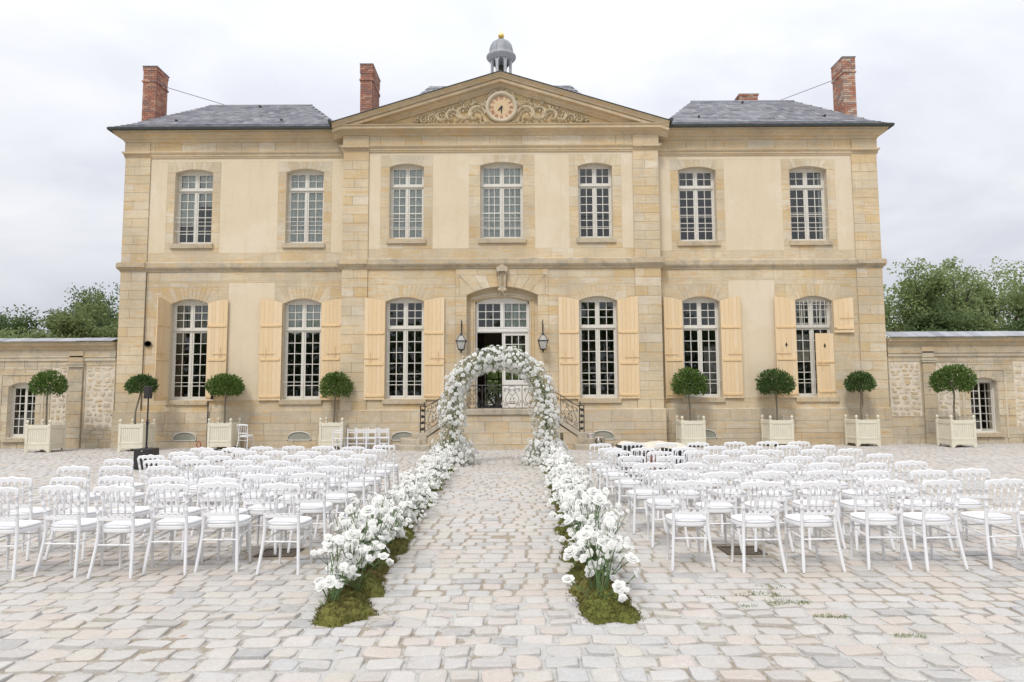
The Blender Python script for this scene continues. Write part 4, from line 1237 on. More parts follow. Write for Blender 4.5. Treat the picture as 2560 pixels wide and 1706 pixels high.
# cupola
CY, CXX = 28.0, -0.02
cb = MB()
cb.lathe([(0.60, 14.6), (0.60, 15.0), (0.50, 15.05), (0.48, 15.3)], (CXX, CY, 0), 24)
cb.lathe([(0.47, 16.10), (0.50, 16.12), (0.53, 16.17), (0.60, 16.21), (0.635, 16.26), (0.635, 16.32), (0.60, 16.34)], (CXX, CY, 0), 32)
cup = obj('cupola', cb, M['cupola'], house)
for k in range(8):
    a = 2 * math.pi * k / 8 + rad(22.5)
    b_ = MB(); ca, sa = math.cos(a), math.sin(a)
    # each post widens into the arch heads at its top
    prof = [(0.055, 15.25), (0.055, 15.86), (0.065, 15.96), (0.10, 16.04), (0.175, 16.10), (0.175, 16.16)]
    v, f = [], []
    for w, z in prof:
        for rr_, sg in ((0.47, -1), (0.47, 1), (0.38, 1), (0.38, -1)):
            aa = a + sg * w / 0.45
            v.append((CXX + rr_ * math.cos(aa), CY + rr_ * math.sin(aa), z))
    for i in range(len(prof) - 1):
        for j in range(4): f.append((i * 4 + j, i * 4 + (j + 1) % 4, i * 4 + 4 + (j + 1) % 4, i * 4 + 4 + j))
    b_.add(v, f)
    obj('cupola_post', b_, M['cupola'], cup, world=False)
db = MB()
prof = [(0.545, 16.335)] + [(0.53 * math.cos(t) ** 0.85, 16.36 + 0.70 * math.sin(t)) for t in frange(0, 1.40, 9)] + [(0.06, 17.06)]
db.lathe(prof, (CXX, CY, 0), 32)
for k in range(8):
    a = 2 * math.pi * k / 8 + rad(22.5)
    db.tube([(CXX + (r + 0.006) * math.cos(a), CY + (r + 0.006) * math.sin(a), z) for r, z in prof[1:-1]], 0.016, 6)
obj('dome', db, M['zinc'], cup, world=False)
fb = MB()
fb.lathe([(0.05, 17.03), (0.06, 17.06), (0.035, 17.10), (0.03, 17.12), (0.05, 17.13)] + [(max(0.02, 0.135 * math.sin(t)), 17.25 - 0.13 * math.cos(t)) for t in frange(0.35, 2.9, 10)] + [(0.02, 17.40), (0.012, 17.55), (0.002, 17.74)], (CXX, CY, 0), 20)
obj('gilded_finial', fb, M['gold'], cup, world=False)
bb = MB()
bb.lathe([(0.23, 15.42), (0.20, 15.48), (0.15, 15.62), (0.13, 15.78), (0.09, 15.86), (0.02, 15.90), (0.02, 16.1)], (CXX, CY, 0), 20)
bb.box(CXX - 0.3, CXX + 0.3, CY - 0.03, CY + 0.03, 15.88, 15.94)
obj('bell', bb, M['bronze'], cup, world=False)

# ------------------------------------------------------------------ lanterns (hang on brackets from the facade)
m_, nt_, N_, L2_, b_ = new_mat('frosted lantern glass')
b_.inputs['Base Color'].default_value = (0.55, 0.57, 0.57, 1); b_.inputs['Roughness'].default_value = 0.35; b_.inputs['Alpha'].default_value = 0.45
M['lampglass'] = m_
def lantern(x, label):
    y = YP - 0.36
    L_ = thing('wall_lantern', label, 'lantern', (x, y, 3.4), 0, 'lanterns either side of the front door')
    b_ = MB()
    b_.tube([(x, YP - 0.02, 4.42), (x, y + 0.12, 4.42), (x, y, 4.38), (x, y, 4.06)], 0.014, 6)
    b_.tube([(x, YP - 0.03, 4.5), (x, YP - 0.03, 4.02)], 0.017, 6)
    b_.tube([(x + px * 0, y2, z2) for px, y2, z2 in ((0, YP - 0.04, 4.1), (0, YP - 0.12, 4.2), (0, YP - 0.22, 4.3), (0, YP - 0.3, 4.42))], 0.01, 6)
    b_.lathe([(0.0, 4.44), (0.025, 4.46), (0.012, 4.50), (0.0, 4.56)], (x, y + 0.02, 0), 8)
    obj('bracket', b_, M['iron'], L_)
    f_ = MB()
    f_.lathe([(0.02, 4.08), (0.045, 4.04), (0.05, 4.0), (0.085, 3.975), (0.095, 3.95)], (x, y, 0), 4, False, rad(45))
    # tapering cage: four corner bars, top rim and base
    T, Bm, zt_, zb_ = 0.165, 0.092, 3.76, 3.46
    Ht = 0.095
    for sx in (-1, 1):
        for sy in (-1, 1):
            f_.tube([(x + sx * T, y + sy * T, zt_), (x + sx * Bm, y + sy * Bm, zb_)], 0.011, 5)
            f_.tube([(x + sx * T, y + sy * T, zt_), (x + sx * Ht * 0.7, y + sy * Ht * 0.7, 3.955)], 0.011, 5)
            f_.lathe([(0.012, 0), (0.016, 0.02), (0.0, 0.05)], (x + sx * (T + 0.012), y + sy * (T + 0.012), zt_), 6)
    for z, w, t in ((zt_, T, 0.016), (zb_, Bm, 0.014)):
        f_.box(x - w - t, x + w + t, y - w - t, y - w + t * 0.2, z - t, z + t); f_.box(x - w - t, x + w + t, y + w - t * 0.2, y + w + t, z - t, z + t)
        f_.box(x - w - t, x - w + t * 0.2, y - w, y + w, z - t, z + t); f_.box(x + w - t * 0.2, x + w + t, y - w, y + w, z - t, z + t)
    f_.lathe([(0.02, 3.34), (0.03, 3.37), (0.02, 3.39), (0.05, 3.42), (0.10, 3.45)], (x, y, 0), 8)
    obj('cage', f_, M['iron'], L_)
    g_ = MB()
    for (a, za_, b2, zb2) in ((T - 0.004, zt_, Bm - 0.004, zb_), (Ht * 0.68, 3.955, T - 0.004, zt_)):
        for k in range(4):
            c1, s1 = ((-1, -1), (1, -1), (1, 1), (-1, 1))[k], ((1, -1), (1, 1), (-1, 1), (-1, -1))[k]
            g_.add([(x + c1[0] * a, y + c1[1] * a, za_), (x + s1[0] * a, y + s1[1] * a, za_), (x + s1[0] * b2, y + s1[1] * b2, zb2), (x + c1[0] * b2, y + c1[1] * b2, zb2)], [(0, 1, 2, 3)])
    obj('lantern_glass', g_, M['lampglass'], L_)
    u_ = MB(); u_.lathe([(0.02, 3.46), (0.02, 3.56), (0.035, 3.60), (0.045, 3.66), (0.03, 3.71), (0.0, 3.73)], (x, y, 0), 10)
    obj('bulb', u_, M['ventframe'], L_)
lantern(-1.43, 'black glazed wall lantern on a bracket, left of the front door')
lantern(1.48, 'black glazed wall lantern on a bracket, right of the front door')

# ================================================================== THE GROUND
ground = MB()
ground.add([(-400, -60, -0.0045), (400, -60, -0.0045), (400, 700, -0.0045), (-400, 700, -0.0045)], [(0, 1, 2, 3)])
ground = obj('courtyard_ground', ground, M['grit'], kind='structure')
WLOC[ground] = Vector((0, 0, 0))
lw = MB(); lw.add([(-60, 34.2, 0.0), (60, 34.2, 0.0), (60, 120, 0.0), (-60, 120, 0.0)], [(0, 1, 2, 3)])
obj('lawn', lw, M['grass'], kind='structure')

GRATES = [(-2.24, 7.79, 0.44, 0.40), (2.93, 7.78, 0.44, 0.40)]

def sett_shape(rr, n, e):
    out = []
    for k in range(n):
        a = 2 * math.pi * (k + 0.5) / n
        c, s = math.cos(a), math.sin(a)
        x = math.copysign(abs(c) ** (2 / e), c); y = math.copysign(abs(s) ** (2 / e), s)
        j = 1 + rr.uniform(-0.10, 0.02)
        out.append((0.5 * x * j, 0.5 * y * j))
    return out
def sett_add(mb, rr, cx_, cy_, w, d, h, hi, ang=0.0, smooth=True):
    n = 22 if hi == 2 else (12 if hi else 8)
    sh = sett_shape(rr, n, rr.uniform(4.5, 9.0))
    tx, ty = rr.uniform(-0.03, 0.03), rr.uniform(-0.035, 0.035)
    ca, sa = math.cos(ang), math.sin(ang)
    # a few corners are chipped
    rings = [(1.0, -0.03), (0.99, 0.001)] + ([(0.965, 0.0045), (0.72, 0.0065)] if hi else [(0.92, 0.005)])
    v = []
    for sc_, z in rings:
        for x, y in sh:
            X, Y = x * w * sc_, y * d * sc_
            zz = z if z < 0 else z + h + tx * X + ty * Y + (rr.uniform(-0.0012, 0.0012) if hi else 0)
            v.append((cx_ + X * ca - Y * sa, cy_ + X * sa + Y * ca, zz))
    v.append((cx_, cy_, (0.0068 if hi else 0.006) + h))
    f = []
    for i in range(len(rings) - 1):
        for k in range(n): f.append((i * n + k, i * n + (k + 1) % n, (i + 1) * n + (k + 1) % n, (i + 1) * n + k))
    b = (len(rings) - 1) * n
    for k in range(n): f.append((b + k, b + (k + 1) % n, len(rings) * n))
    mb.add(v, f, smooth)

sett_meshes = []
rs = random.Random(5)
for i in range(26):
    mb = MB(); sett_add(mb, rs, 0, 0, 1.0, 1.0, 0.0, 2)
    # unit square stones: tilt terms were computed at unit size, fine for a few millimetres
    mb.V = [(x, y, z if z < -0.02 else max(-0.001, min(0.02, z * 0.9))) for x, y, z in mb.V]
    sett_meshes.append(mb.mesh('cobblestone', M['sett']))
stuff = MB()
y = 2.4; row = 0; near = []
while y < 24.85:
    pitch = rs.uniform(0.188, 0.222)
    half = 0.80 * y + 2.6
    half = min(half, 21.5)
    x = -half - rs.uniform(0, 0.2)
    ph1, ph2 = rs.uniform(0, 6.28), rs.uniform(0, 6.28)
    while x < half:
        w = rs.uniform(0.165, 0.285)
        g = rs.uniform(0.006, 0.026); gy = rs.uniform(0.008, 0.028)
        cx_, cy_ = x + w / 2, y + pitch / 2 + 0.012 * math.sin(x * 1.1 + row * 0.11) + rs.uniform(-0.007, 0.007)
        x += w
        if any(abs(cx_ - a) < c / 2 + w * 0.45 and abs(cy_ - b) < d_ / 2 + 0.08 for a, b, c, d_ in GRATES): continue
        if rs.random() < 0.004: continue
        h = rs.uniform(-0.006, 0.004)
        if cy_ < 8.0 and abs(cx_ - 0.376) < 0.765 * cy_ + 0.05 and cy_ > 3.95 and len(near) < 296:
            near.append((cx_, cy_, w - g, pitch - gy, h))
        else:
            sett_add(stuff, rs, cx_, cy_, w - g, pitch - gy, h, 1 if cy_ < 12 else 0, rs.uniform(-0.05, 0.05))
    y += pitch; row += 1
obj('small_cobblestones', stuff, M['sett'], ground, kind='stuff')
for cx_, cy_, w, d_, h in near:
    obj('cobblestone', rs.choice(sett_meshes), None, ground, (cx_, cy_, h), rot=(0, 0, rs.uniform(-0.05, 0.05) + rs.choice((0, math.pi))), scale=(w, d_, 1))

for i, (gx, gy, gw_, gd) in enumerate(GRATES):
    t = thing('drain_grate', 'square cast iron drain grate sunk in the cobbles, %s of the flower aisle' % ('left' if gx < 0 else 'right'), 'drain', (gx, gy, 0), 0, 'drain grates in the courtyard')
    mb = MB(); w2, d2 = gw_ / 2, gd / 2
    mb.box(gx - w2, gx + w2, gy - d2, gy - d2 + 0.03, -0.03, 0.006); mb.box(gx - w2, gx + w2, gy + d2 - 0.03, gy + d2, -0.03, 0.006)
    mb.box(gx - w2, gx - w2 + 0.03, gy - d2 + 0.03, gy + d2 - 0.03, -0.03, 0.006); mb.box(gx + w2 - 0.03, gx + w2, gy - d2 + 0.03, gy + d2 - 0.03, -0.03, 0.006)
    obj('rim', mb, M['grate'], t)
    mb = MB()
    for k in range(1, 11):
        x = gx - w2 + gw_ * k / 11; mb.box(x - 0.008, x + 0.008, gy - d2 + 0.03, gy + d2 - 0.03, -0.02, 0.002)
    for k in range(1, 7):
        y_ = gy - d2 + gd * k / 7; mb.box(gx - w2 + 0.03, gx + w2 - 0.03, y_ - 0.005, y_ + 0.005, -0.018, 0.0)
    obj('bars', mb, M['grate'], t)
    mb = MB(); mb.box(gx - w2 + 0.02, gx + w2 - 0.02, gy - d2 + 0.02, gy + d2 - 0.02, -0.007, -0.005)
    obj('pit_shade', mb, M['black'], t)  # thin black sheet in place of the shade below the bars

# ------------------------------------------------------------------ front steps
fs = thing('front_steps', 'double flight stone steps up to the front door with a wrought iron railing', 'steps', (0.03, 23.1, 0))
SY = 23.10; c0 = 0.03
mb = MB()
mb.box(c0 - 2.56, c0 + 2.56, SY + 0.03, SY + 0.30, 0.0, 0.42)
for s in (-1, 1):
    p = [(c0 + s * 1.45, 0.42), (c0 + s * 2.56, 0.42), (c0 + s * 1.45, 1.14)]
    if s > 0: mb.prism([p[0], p[1], p[2]], SY + 0.03, SY + 0.30)
    else: mb.prism([p[1], p[0], p[2]], SY + 0.03, SY + 0.30)
mb.box(c0 - 1.45, c0 + 1.45, SY + 0.03, YP - 0.12, 0.42, 1.16)
obj('core', mb, M['mortar'], fs)
ub2 = unit_block['plinth']
def fblock(x0, x1, z0, z1, poly=None):
    obj('stone_block', ub2, None, fs, ((x0 + x1) / 2, SY, (z0 + z1) / 2), scale=(x1 - x0 - 0.008, 1, z1 - z0 - 0.008))
for z0, z1, xs in ((0.0, 0.17, (-2.53, -1.75, -0.9, 0.1, 0.9, 1.8, 2.56)), (0.17, 0.56, (-1.9, -1.15, -0.26, 0.68, 1.5, 2.1)), (0.56, 0.94, (-1.45, -0.55, 0.26, 1.02, 1.48)), (0.94, 1.16, (-1.45, -0.78, 0.03, 0.7, 1.48))):
    for a, b in zip(xs[:-1], xs[1:]): fblock(a, b, z0, z1)
for s in (-1, 1):     # wedge stones under the sloping coping
    for (xa, za, xb) in ((2.10, 0.17, 2.5), (1.48, 0.56, 1.95)):
        pm = MB()
        if za < 0.3: q = [(c0 + s * 1.95, 0.174), (c0 + s * 2.54, 0.174), (c0 + s * 2.54, 0.40), (c0 + s * 2.30, 0.555), (c0 + s * 1.95, 0.555)]
        else: q = [(c0 + s * 1.455, 0.564), (c0 + s * 2.28, 0.564), (c0 + s * 1.455, 1.09)]
        if s < 0: q = q[::-1]
        pm.prism(q, SY, SY + 0.03); obj('stone_block', pm, M['plinth'], fs)
mb = MB()
mb.cbox(c0 - 1.50, c0 + 1.50, SY - 0.06, YP - 0.11, 1.165, 1.36, 0.018)
obj('landing_slab', mb, M['step'], fs)
for s in (-1, 1):
    mb = MB()
    q = [(c0 + s * 1.50, 1.17), (c0 + s * 1.50, 1.345), (c0 + s * 2.60, 0.60), (c0 + s * 2.60, 0.42)]
    if s > 0: q = q[::-1]
    mb.prism(q, SY - 0.03, SY + 0.34)
    obj('sloping_coping', mb, M['step'], fs)
    mb = MB(); a, b = sorted((c0 + s * 2.54, c0 + s * 2.88)); mb.cbox(a, b, SY - 0.05, SY + 0.38, 0.17, 0.575, 0.015)
    obj('pedestal', mb, M['step'], fs)
    for k in range(5):
        mb = MB(); x0 = 1.50 + 0.22 * k; a, b = sorted((c0 + s * x0, c0 + s * (x0 + 0.25)))
        zt_ = 1.20 - 0.157 * k; mb.cbox(a, b, SY + 0.34, YP - 0.12, max(0, zt_ - 0.4), zt_, 0.012)
        obj('step', mb, M['step'], fs)
    # three rounded steps at the foot
    for (rx, ry, z0, z1, xr) in ((1.30, 1.30, 0.0, 0.185, 2.42), (0.98, 1.06, 0.186, 0.37, 2.54), (0.60, 0.86, 0.371, 0.55, 2.54)):
        ctr = Vector((2.58, 23.98)); n = 22; poly = []
        for i in range(n + 1):
            a = -math.pi / 2 + math.pi * i / n
            X = ctr.x + rx * max(0, math.cos(a)) ** 0.85; Y = ctr.y + ry * math.sin(a)
            poly.append((X, min(Y, YP - 0.12)))
        if z0 == 0.0: poly = [(2.42, ctr.y - ry)] + poly
        elif z0 < 0.3: poly = [(2.62, SY + 0.1)] + [q for q in poly if q[0] > 2.62]
        else: poly = [(2.62, SY + 0.15)] + [q for q in poly if q[0] > 2.62]
        poly.append((2.42, YP - 0.12))
        mb = MB(); v = []
        ccx = sum(q[0] for q in poly) / len(poly); ccy = sum(q[1] for q in poly) / len(poly)
        for z, sh in ((z0, 1.0), (z1 - 0.02, 1.0), (z1, 0.985)):
            for X, Y in poly: v.append((c0 + s * (ccx + (X - ccx) * sh), ccy + (Y - ccy) * sh, z))
        k = len(poly); f = []
        for i in range(2):
            for j in range(k): f.append((i * k + j, i * k + (j + 1) % k, (i + 1) * k + (j + 1) % k, (i + 1) * k + j))
        f.append(tuple(range(2 * k, 3 * k)))
        mb.add(v, [q if s > 0 else q[::-1] for q in f])
        obj('step', mb, M['step'], fs)

# railing: bar work mapped on to a panel frame (u along, v up)
def spiral(cx_, cy_, r, a0, turns, sg, n=14):
    return [(cx_ + r * (1 - 0.75 * i / n) * math.cos(a0 + sg * turns * 2 * math.pi * i / n), cy_ + r * (1 - 0.75 * i / n) * math.sin(a0 + sg * turns * 2 * math.pi * i / n)) for i in range(n + 1)]
def smooth_curve(pts, n=6):
    out = []
    P = [Vector(p) for p in pts]
    for i in range(len(P) - 1):
        p0, p1, p2, p3 = P[max(0, i - 1)], P[i], P[i + 1], P[min(len(P) - 1, i + 2)]
        for k in range(n):
            t = k / n
            out.append(tuple(0.5 * ((2 * p1) + (p2 - p0) * t + (2 * p0 - 5 * p1 + 4 * p2 - p3) * t * t + (3 * p1 - p0 - 3 * p2 + p3) * t ** 3)))
    out.append(tuple(P[-1]))
    return out
def motif():
    """lyre with volutes for a bay: u in -0.5..0.5, v in 0..1"""
    C = []
    for s in (-1, 1):
        top = spiral(s * 0.36, 0.80, 0.075, math.pi / 2, 1.25, -s)
        body = smooth_curve([(s * 0.36, 0.875), (s * 0.22, 0.84), (s * 0.20, 0.70), (s * 0.30, 0.52), (s * 0.35, 0.38), (s * 0.27, 0.24), (s * 0.12, 0.18)])
        C.append(top[::-1] + body)
        C.append(spiral(s * 0.10, 0.26, 0.075, -math.pi / 2, 1.2, -s))
        C.append(smooth_curve([(s * 0.20, 0.70), (s * 0.06, 0.60), (0.0, 0.50)], 4))
        C.append(spiral(s * 0.08, 0.80, 0.07, -math.pi / 2 if s > 0 else -math.pi / 2, 1.15, s))
        C.append(smooth_curve([(0, 0.98), (s * 0.12, 0.97), (s * 0.17, 0.88), (s * 0.12, 0.75), (s * 0.08, 0.73)], 4))
        C.append(spiral(s * 0.36, 0.13, 0.085, math.pi / 2, 1.2, s))
        C.append(smooth_curve([(s * 0.36, 0.215), (s * 0.42, 0.25), (s * 0.47, 0.34)], 4))
        C.append(smooth_curve([(s * 0.27, 0.24), (s * 0.22, 0.10), (s * 0.12, 0.02)], 4))
        C.append(spiral(s * 0.07, 0.42, 0.05, -math.pi / 2, 1.1, s, 10))
    C.append([(-0.13, 0.18), (0.13, 0.18)])
    return C
MOTIF = motif()
def railing(parent, p0, p1, h, bays, zslope=True, ends=(True, True)):
    p0, p1 = Vector(p0), Vector(p1)
    mp_ = lambda u, v: p0.lerp(p1, u) + Vector((0, 0, v * h))
    fr_ = MB()
    fr_.tube([mp_(0, 1), mp_(1, 1)], 0.017, 6); fr_.tube([mp_(0, 0.0) + Vector((0, 0, 0.03)), mp_(1, 0.0) + Vector((0, 0, 0.03))], 0.011, 4)
    r_ = obj('railing', fr_, M['ironrail'], parent)
    for i in range(bays + 1):
        if (i == 0 and not ends[0]) or (i == bays and not ends[1]): continue
        ub_ = MB(); ub_.tube([mp_(i / bays, 0) - Vector((0, 0, 0.03)), mp_(i / bays, 1)], 0.012, 4); obj('upright', ub_, M['ironrail'], r_, world=False)
    for i in range(bays):
        sb_ = MB()
        for c in MOTIF:
            sb_.tube([mp_((i + 0.5 + u * 0.96) / bays, 0.04 + v * 0.94) for u, v in c], 0.0085, 4, caps=False)
        obj('scrollwork', sb_, M['ironrail'], r_, world=False)
    return r_
railing(fs, (c0 - 1.36, SY + 0.10, 1.37), (c0 + 1.36, SY + 0.10, 1.37), 0.80, 4)
for s in (-1, 1):
    railing(fs, (c0 + s * 1.36, SY + 0.10, 1.37), (c0 + s * 2.62, SY + 0.10, 0.60), 0.83, 2, ends=(False, False))
    nb = MB(); X = c0 + s * 2.70
    for dx in (-0.075, 0.075):
        for dy in (-0.06, 0.06):
            nb.tube([(X + dx, SY + 0.12 + dy, 0.57), (X + dx, SY + 0.12 + dy, 1.46)], 0.010, 4)
            for k in range(4):
                nb.tube([(X + dx * 0.2 + a * 0.9 - dx * 0.0, SY + 0.12 + dy, b) for a, b in spiral(0, 0.70 + k * 0.21, 0.055, k, 1.4, 1 if dx > 0 else -1)], 0.008, 4, caps=False)
    nb.box(X - 0.10, X + 0.10, SY + 0.03, SY + 0.21, 1.455, 1.48)
    nb.lathe([(0.03, 1.48), (0.015, 1.50), (0.035, 1.53), (0.012, 1.57), (0.025, 1.59), (0.0, 1.63)], (X - s * 0.05, SY + 0.12, 0), 8)
    obj('newel', nb, M['iron'], fs)
t = thing('bucket', 'small white bucket with a wire handle on the right hand rounded steps', 'bucket', (3.02, 22.98, 0.37))
mb = MB(); mb.lathe([(0.085, 0), (0.115, 0.15), (0.12, 0.155), (0.12, 0.17), (0.108, 0.165), (0.08, 0.02)], (3.02, 23.12, 0.37), 20); obj('pail', mb, M['bucket'], t)
mb = MB(); mb.tube([(3.02 + 0.115 * math.cos(a), 23.12, 0.53 + 0.10 * math.sin(a)) for a in frange(0, math.pi, 12)], 0.005, 5); obj('handle', mb, M['wood'], t)
t = thing('glass_jar', 'clear squat glass jar leaning on the lowest right hand steps', 'jar', (3.25, 22.95, 0.185))
mb = MB(); mb.lathe([(0.07, 0), (0.11, 0.02), (0.12, 0.10), (0.09, 0.17), (0.06, 0.20), (0.065, 0.22)], (3.25, 22.92, 0.187), 20); obj('bowl', mb, M['glass'], t)
mb = MB(); mb.lathe([(0.068, 0.21), (0.07, 0.235), (0.0, 0.24)], (3.25, 22.92, 0.187), 16); obj('rim', mb, M['ceramic'], t)

# ------------------------------------------------------------------ court walls
def rubble_panel(parent, x0, x1, z0, z1, yf, seed):
    rr = random.Random(seed)
    z = z0
    while z < z1 - 0.06:
        h = rr.uniform(0.10, 0.27); h = min(h, z1 - z)
        x = x0
        while x < x1 - 0.05:
            w = min(rr.uniform(0.13, 0.44), x1 - x)
            if w < 0.1: break
            obj('rubble_stone', rr.choice(RUB), None, parent, (x + w / 2, yf + 0.021, z + h / 2 + rr.uniform(-0.03, 0.03)), rot=(0, rr.uniform(-0.2, 0.2) + rr.choice((0, math.pi)), 0), scale=(w * rr.uniform(0.7, 1.0), rr.uniform(0.7, 1.3), h * rr.uniform(0.72, 0.95)))
            x += w
        z += h
RUB = []
rr = random.Random(3)
for k in range(12):
    mb = MB(); n = 9; sh = [(0.5 * math.copysign(abs(math.cos(a)) ** 0.6, math.cos(a)) * rr.uniform(0.62, 1.05), 0.5 * math.copysign(abs(math.sin(a)) ** 0.6, math.sin(a)) * rr.uniform(0.6, 1.05)) for a in [2 * math.pi * (i + rr.uniform(-0.25, 0.25)) / n for i in range(n)]]
    v = []
    for sc_, dy in ((1.0, 0.0), (0.93, -0.010), (0.62, -0.016)):
        v += [(x * sc_, dy + rr.uniform(-0.005, 0.005), z * sc_) for x, z in sh]
    v.append((0, -0.017, 0)); f = []
    for i in range(2):
        for j in range(n): f.append((i * n + j, i * n + (j + 1) % n, (i + 1) * n + (j + 1) % n, (i + 1) * n + j))
    for j in range(n): f.append((2 * n + j, 2 * n + (j + 1) % n, 3 * n))
    mb.add(v, f, False)
    RUB.append(mb.mesh('rubble_stone', M['rubble']))

YC = 24.92
def court_wall(s, label, rubs, pils, wins):
    X0, X1 = (14.16, 26.0)
    w = thing('courtyard_wall', label, 'wall', (s * 20, YC, 0), 0, 'courtyard walls beside the house')
    core_ = MB()
    lo, hi = sorted((s * X0, s * X1))
    ops = [(s * a, 0.50, 0.40, 2.26, 2.40, YC) for a in wins]
    wall_holes(core_, lo, hi, 0.0, 3.6, YC + 0.02, YC + 0.55, ops)
    obj('wall_core', core_, M['rubmortar'], w)
    blocks.clear(); vouss.clear()
    holes = [tuple(sorted((s * a, s * b))) + (c, d_) for a, b, c, d_ in rubs] + [tuple(sorted((s * a, s * b))) + (0, 3.12) for a, b in pils]
    for o in ops:
        holes.append((o[0] - 0.5, o[0] + 0.5, 0.22, o[3])); holes.append(voussoirs(o, 2.66, 'wallstone', w2=0.74, n=5))
    courses(lo, hi, 0.0, 3.18, YC, 'wallstone', holes, h=0.31, lmin=0.35, lmax=0.8, seed=50 + s)
    blocks.sort(key=lambda q: -(q[1] - q[0]) * (q[3] - q[2]) * (3 if 14 < abs(q[0]) < 19.5 else 1))
    rest_ = MB()
    for i, (x0, x1, z0, z1, yf, key) in enumerate(blocks):
        if i < 170: obj('stone_block', unit_block['wallstone'], None, w, ((x0 + x1) / 2, yf, (z0 + z1) / 2), rot=(0, rr.uniform(-0.006, 0.006), 0), scale=(x1 - x0 - 0.012, 1, z1 - z0 - 0.012))
        else: rest_.block(x0 + 0.006, x1 - 0.006, yf, yf + 0.03, z0 + 0.006, z1 - 0.006, 0.005)
    obj('small_stonework', rest_, M['wallstone'], w, kind='stuff')
    for key, ps in vouss.items():
        mb = MB()
        for poly, y_ in ps: mb.prism(poly, y_ - 0.003, y_ + 0.03)
        obj('arch_stonework', mb, M['wallstone'], w, kind='stuff')
    for i, (a, b, c, d_) in enumerate(rubs):
        p, q = sorted((s * a, s * b)); rubble_panel(w, p + 0.01, q - 0.01, c, d_, YC, 60 + i + s)
    for a, b in pils:
        p, q = sorted((s * a, s * b))
        z = 0.0
        while z < 2.85:
            h = min(rr.uniform(0.3, 0.5), 2.92 - z)
            mb = MB(); mb.block(p + 0.004, q - 0.004, YC - 0.07, YC + 0.03, z + 0.004, z + h - 0.004, 0.008); obj('pilaster_stone', mb, M['wallstone'], w)
            z += h
        mb = MB(); mb.box(p - 0.05, q + 0.05, YC - 0.12, YC + 0.03, 3.04, 3.12); mb.box(p - 0.025, q + 0.025, YC - 0.095, YC + 0.03, 2.96, 3.04)
        obj('pilaster_capital', mb, M['wallstone'], w)
        mb = MB(); mb.block(p, q, YC - 0.06, YC + 0.03, 3.14, 3.54, 0.008); obj('pilaster_stone', mb, M['wallstone'], w)
    path = [(lo, YC), (hi, YC)]
    for nm, prof in (('architrave', [(-0.05, 3.18), (0.03, 3.18), (0.03, 3.28), (0.06, 3.31), (0.06, 3.36), (0.0, 3.38), (-0.05, 3.38)]),
                     ('frieze', [(-0.05, 3.38), (0.02, 3.38), (0.02, 3.57), (-0.05, 3.57)]),
                     ('cornice', [(-0.05, 3.57), (0.04, 3.57), (0.07, 3.62), (0.10, 3.68), (0.17, 3.72), (0.20, 3.74), (0.20, 3.82), (0.23, 3.86), (-0.6, 3.88)])):
        mb = MB(); mb.sweep(path, prof); obj(nm, mb, M['wallstone'], w)
    for i in range(36):
        a = X0 + i * 0.33
        p, q = sorted((s * a, s * (a + 0.325)))
        mb = MB(); j = rr.uniform(0, 0.012)
        zb_ = 4.09 if s > 0 else 4.02
        mb.add([(p, YC - 0.30, 3.87 + j), (q, YC - 0.30, 3.87 + j), (q, YC + 0.2, zb_ + j), (p, YC + 0.2, zb_ + j), (p, YC - 0.30, 3.895 + j), (q, YC - 0.30, 3.895 + j), (q, YC + 0.2, zb_ + 0.02 + j), (p, YC + 0.2, zb_ + 0.02 + j)],
               [(0, 3, 2, 1), (4, 5, 6, 7), (0, 1, 5, 4), (1, 2, 6, 5), (2, 3, 7, 6), (3, 0, 4, 7)])
        obj('coping_slate', mb, M['slate'], w)
    bk = MB(); bk.box(lo, hi, YC + 2.5, YC + 2.6, 0, 3.7); bk.box(lo, hi, YC + 0.5, YC + 2.6, 3.6, 3.7)
    obj('added_box_back', bk, M['roomwall'], w)  # unseen back and lid, added to keep it dark behind the wall windows
    for o in ops:
        xc, hw, z0, zs, za, yf = o; y_ = yf + 0.24
        mb = MB(); f = arc(o)
        for k in (-1, 1):
            a, b = sorted((xc + k * hw, xc + k * (hw - 0.045))); mb.box(a, b, y_ - 0.01, y_ + 0.08, z0, zs)
        mb.strips(frange(xc - hw, xc + hw, 11), lambda x: zs - 0.04, f, y_ - 0.01, y_ + 0.08)
        mb.box(xc - hw, xc + hw, y_ - 0.03, y_ + 0.08, z0 - 0.01, z0 + 0.06)
        leafs = []
        g1 = sash(mb, xc - hw + 0.045, xc, z0 + 0.06, zs - 0.03, 2, 6, y_, st=0.045)
        if s < 0: g2 = sash(mb, xc, xc + hw - 0.045, z0 + 0.06, zs - 0.03, 2, 6, y_, st=0.045)
        wd = obj('window', mb, M['winpaint'], w)
        panes(wd, *g1, 2, 6, y_ + 0.025)
        if s < 0: panes(wd, *g2, 2, 6, y_ + 0.025)
        else:
            ob = MB(); sash(ob, -(hw - 0.045), 0, z0 + 0.06, zs - 0.03, 2, 6, 0, st=0.045)
            obj('open_casement', ob, M['winpaint'], wd, (xc + hw - 0.05, y_ + 0.02, 0), rot=(0, 0, rad(-58)))
        sb = MB(); sb.cbox(xc - hw - 0.12, xc + hw + 0.12, yf - 0.09, yf + 0.24, z0 - 0.17, z0 - 0.012, 0.012)
        obj('sill', sb, M['lichen'], wd, world=False)
        fb = MB()
        for k in (-1, 1):
            a, b = sorted((xc + k * 0.74, xc + k * 0.82)); fb.box(a, b, yf - 0.02, yf + 0.02, 0.2, 2.66)
        fb.box(xc - 0.82, xc + 0.82, yf - 0.025, yf + 0.02, 2.66, 2.73)
        obj('window_surround', fb, M['wallstone'], w)
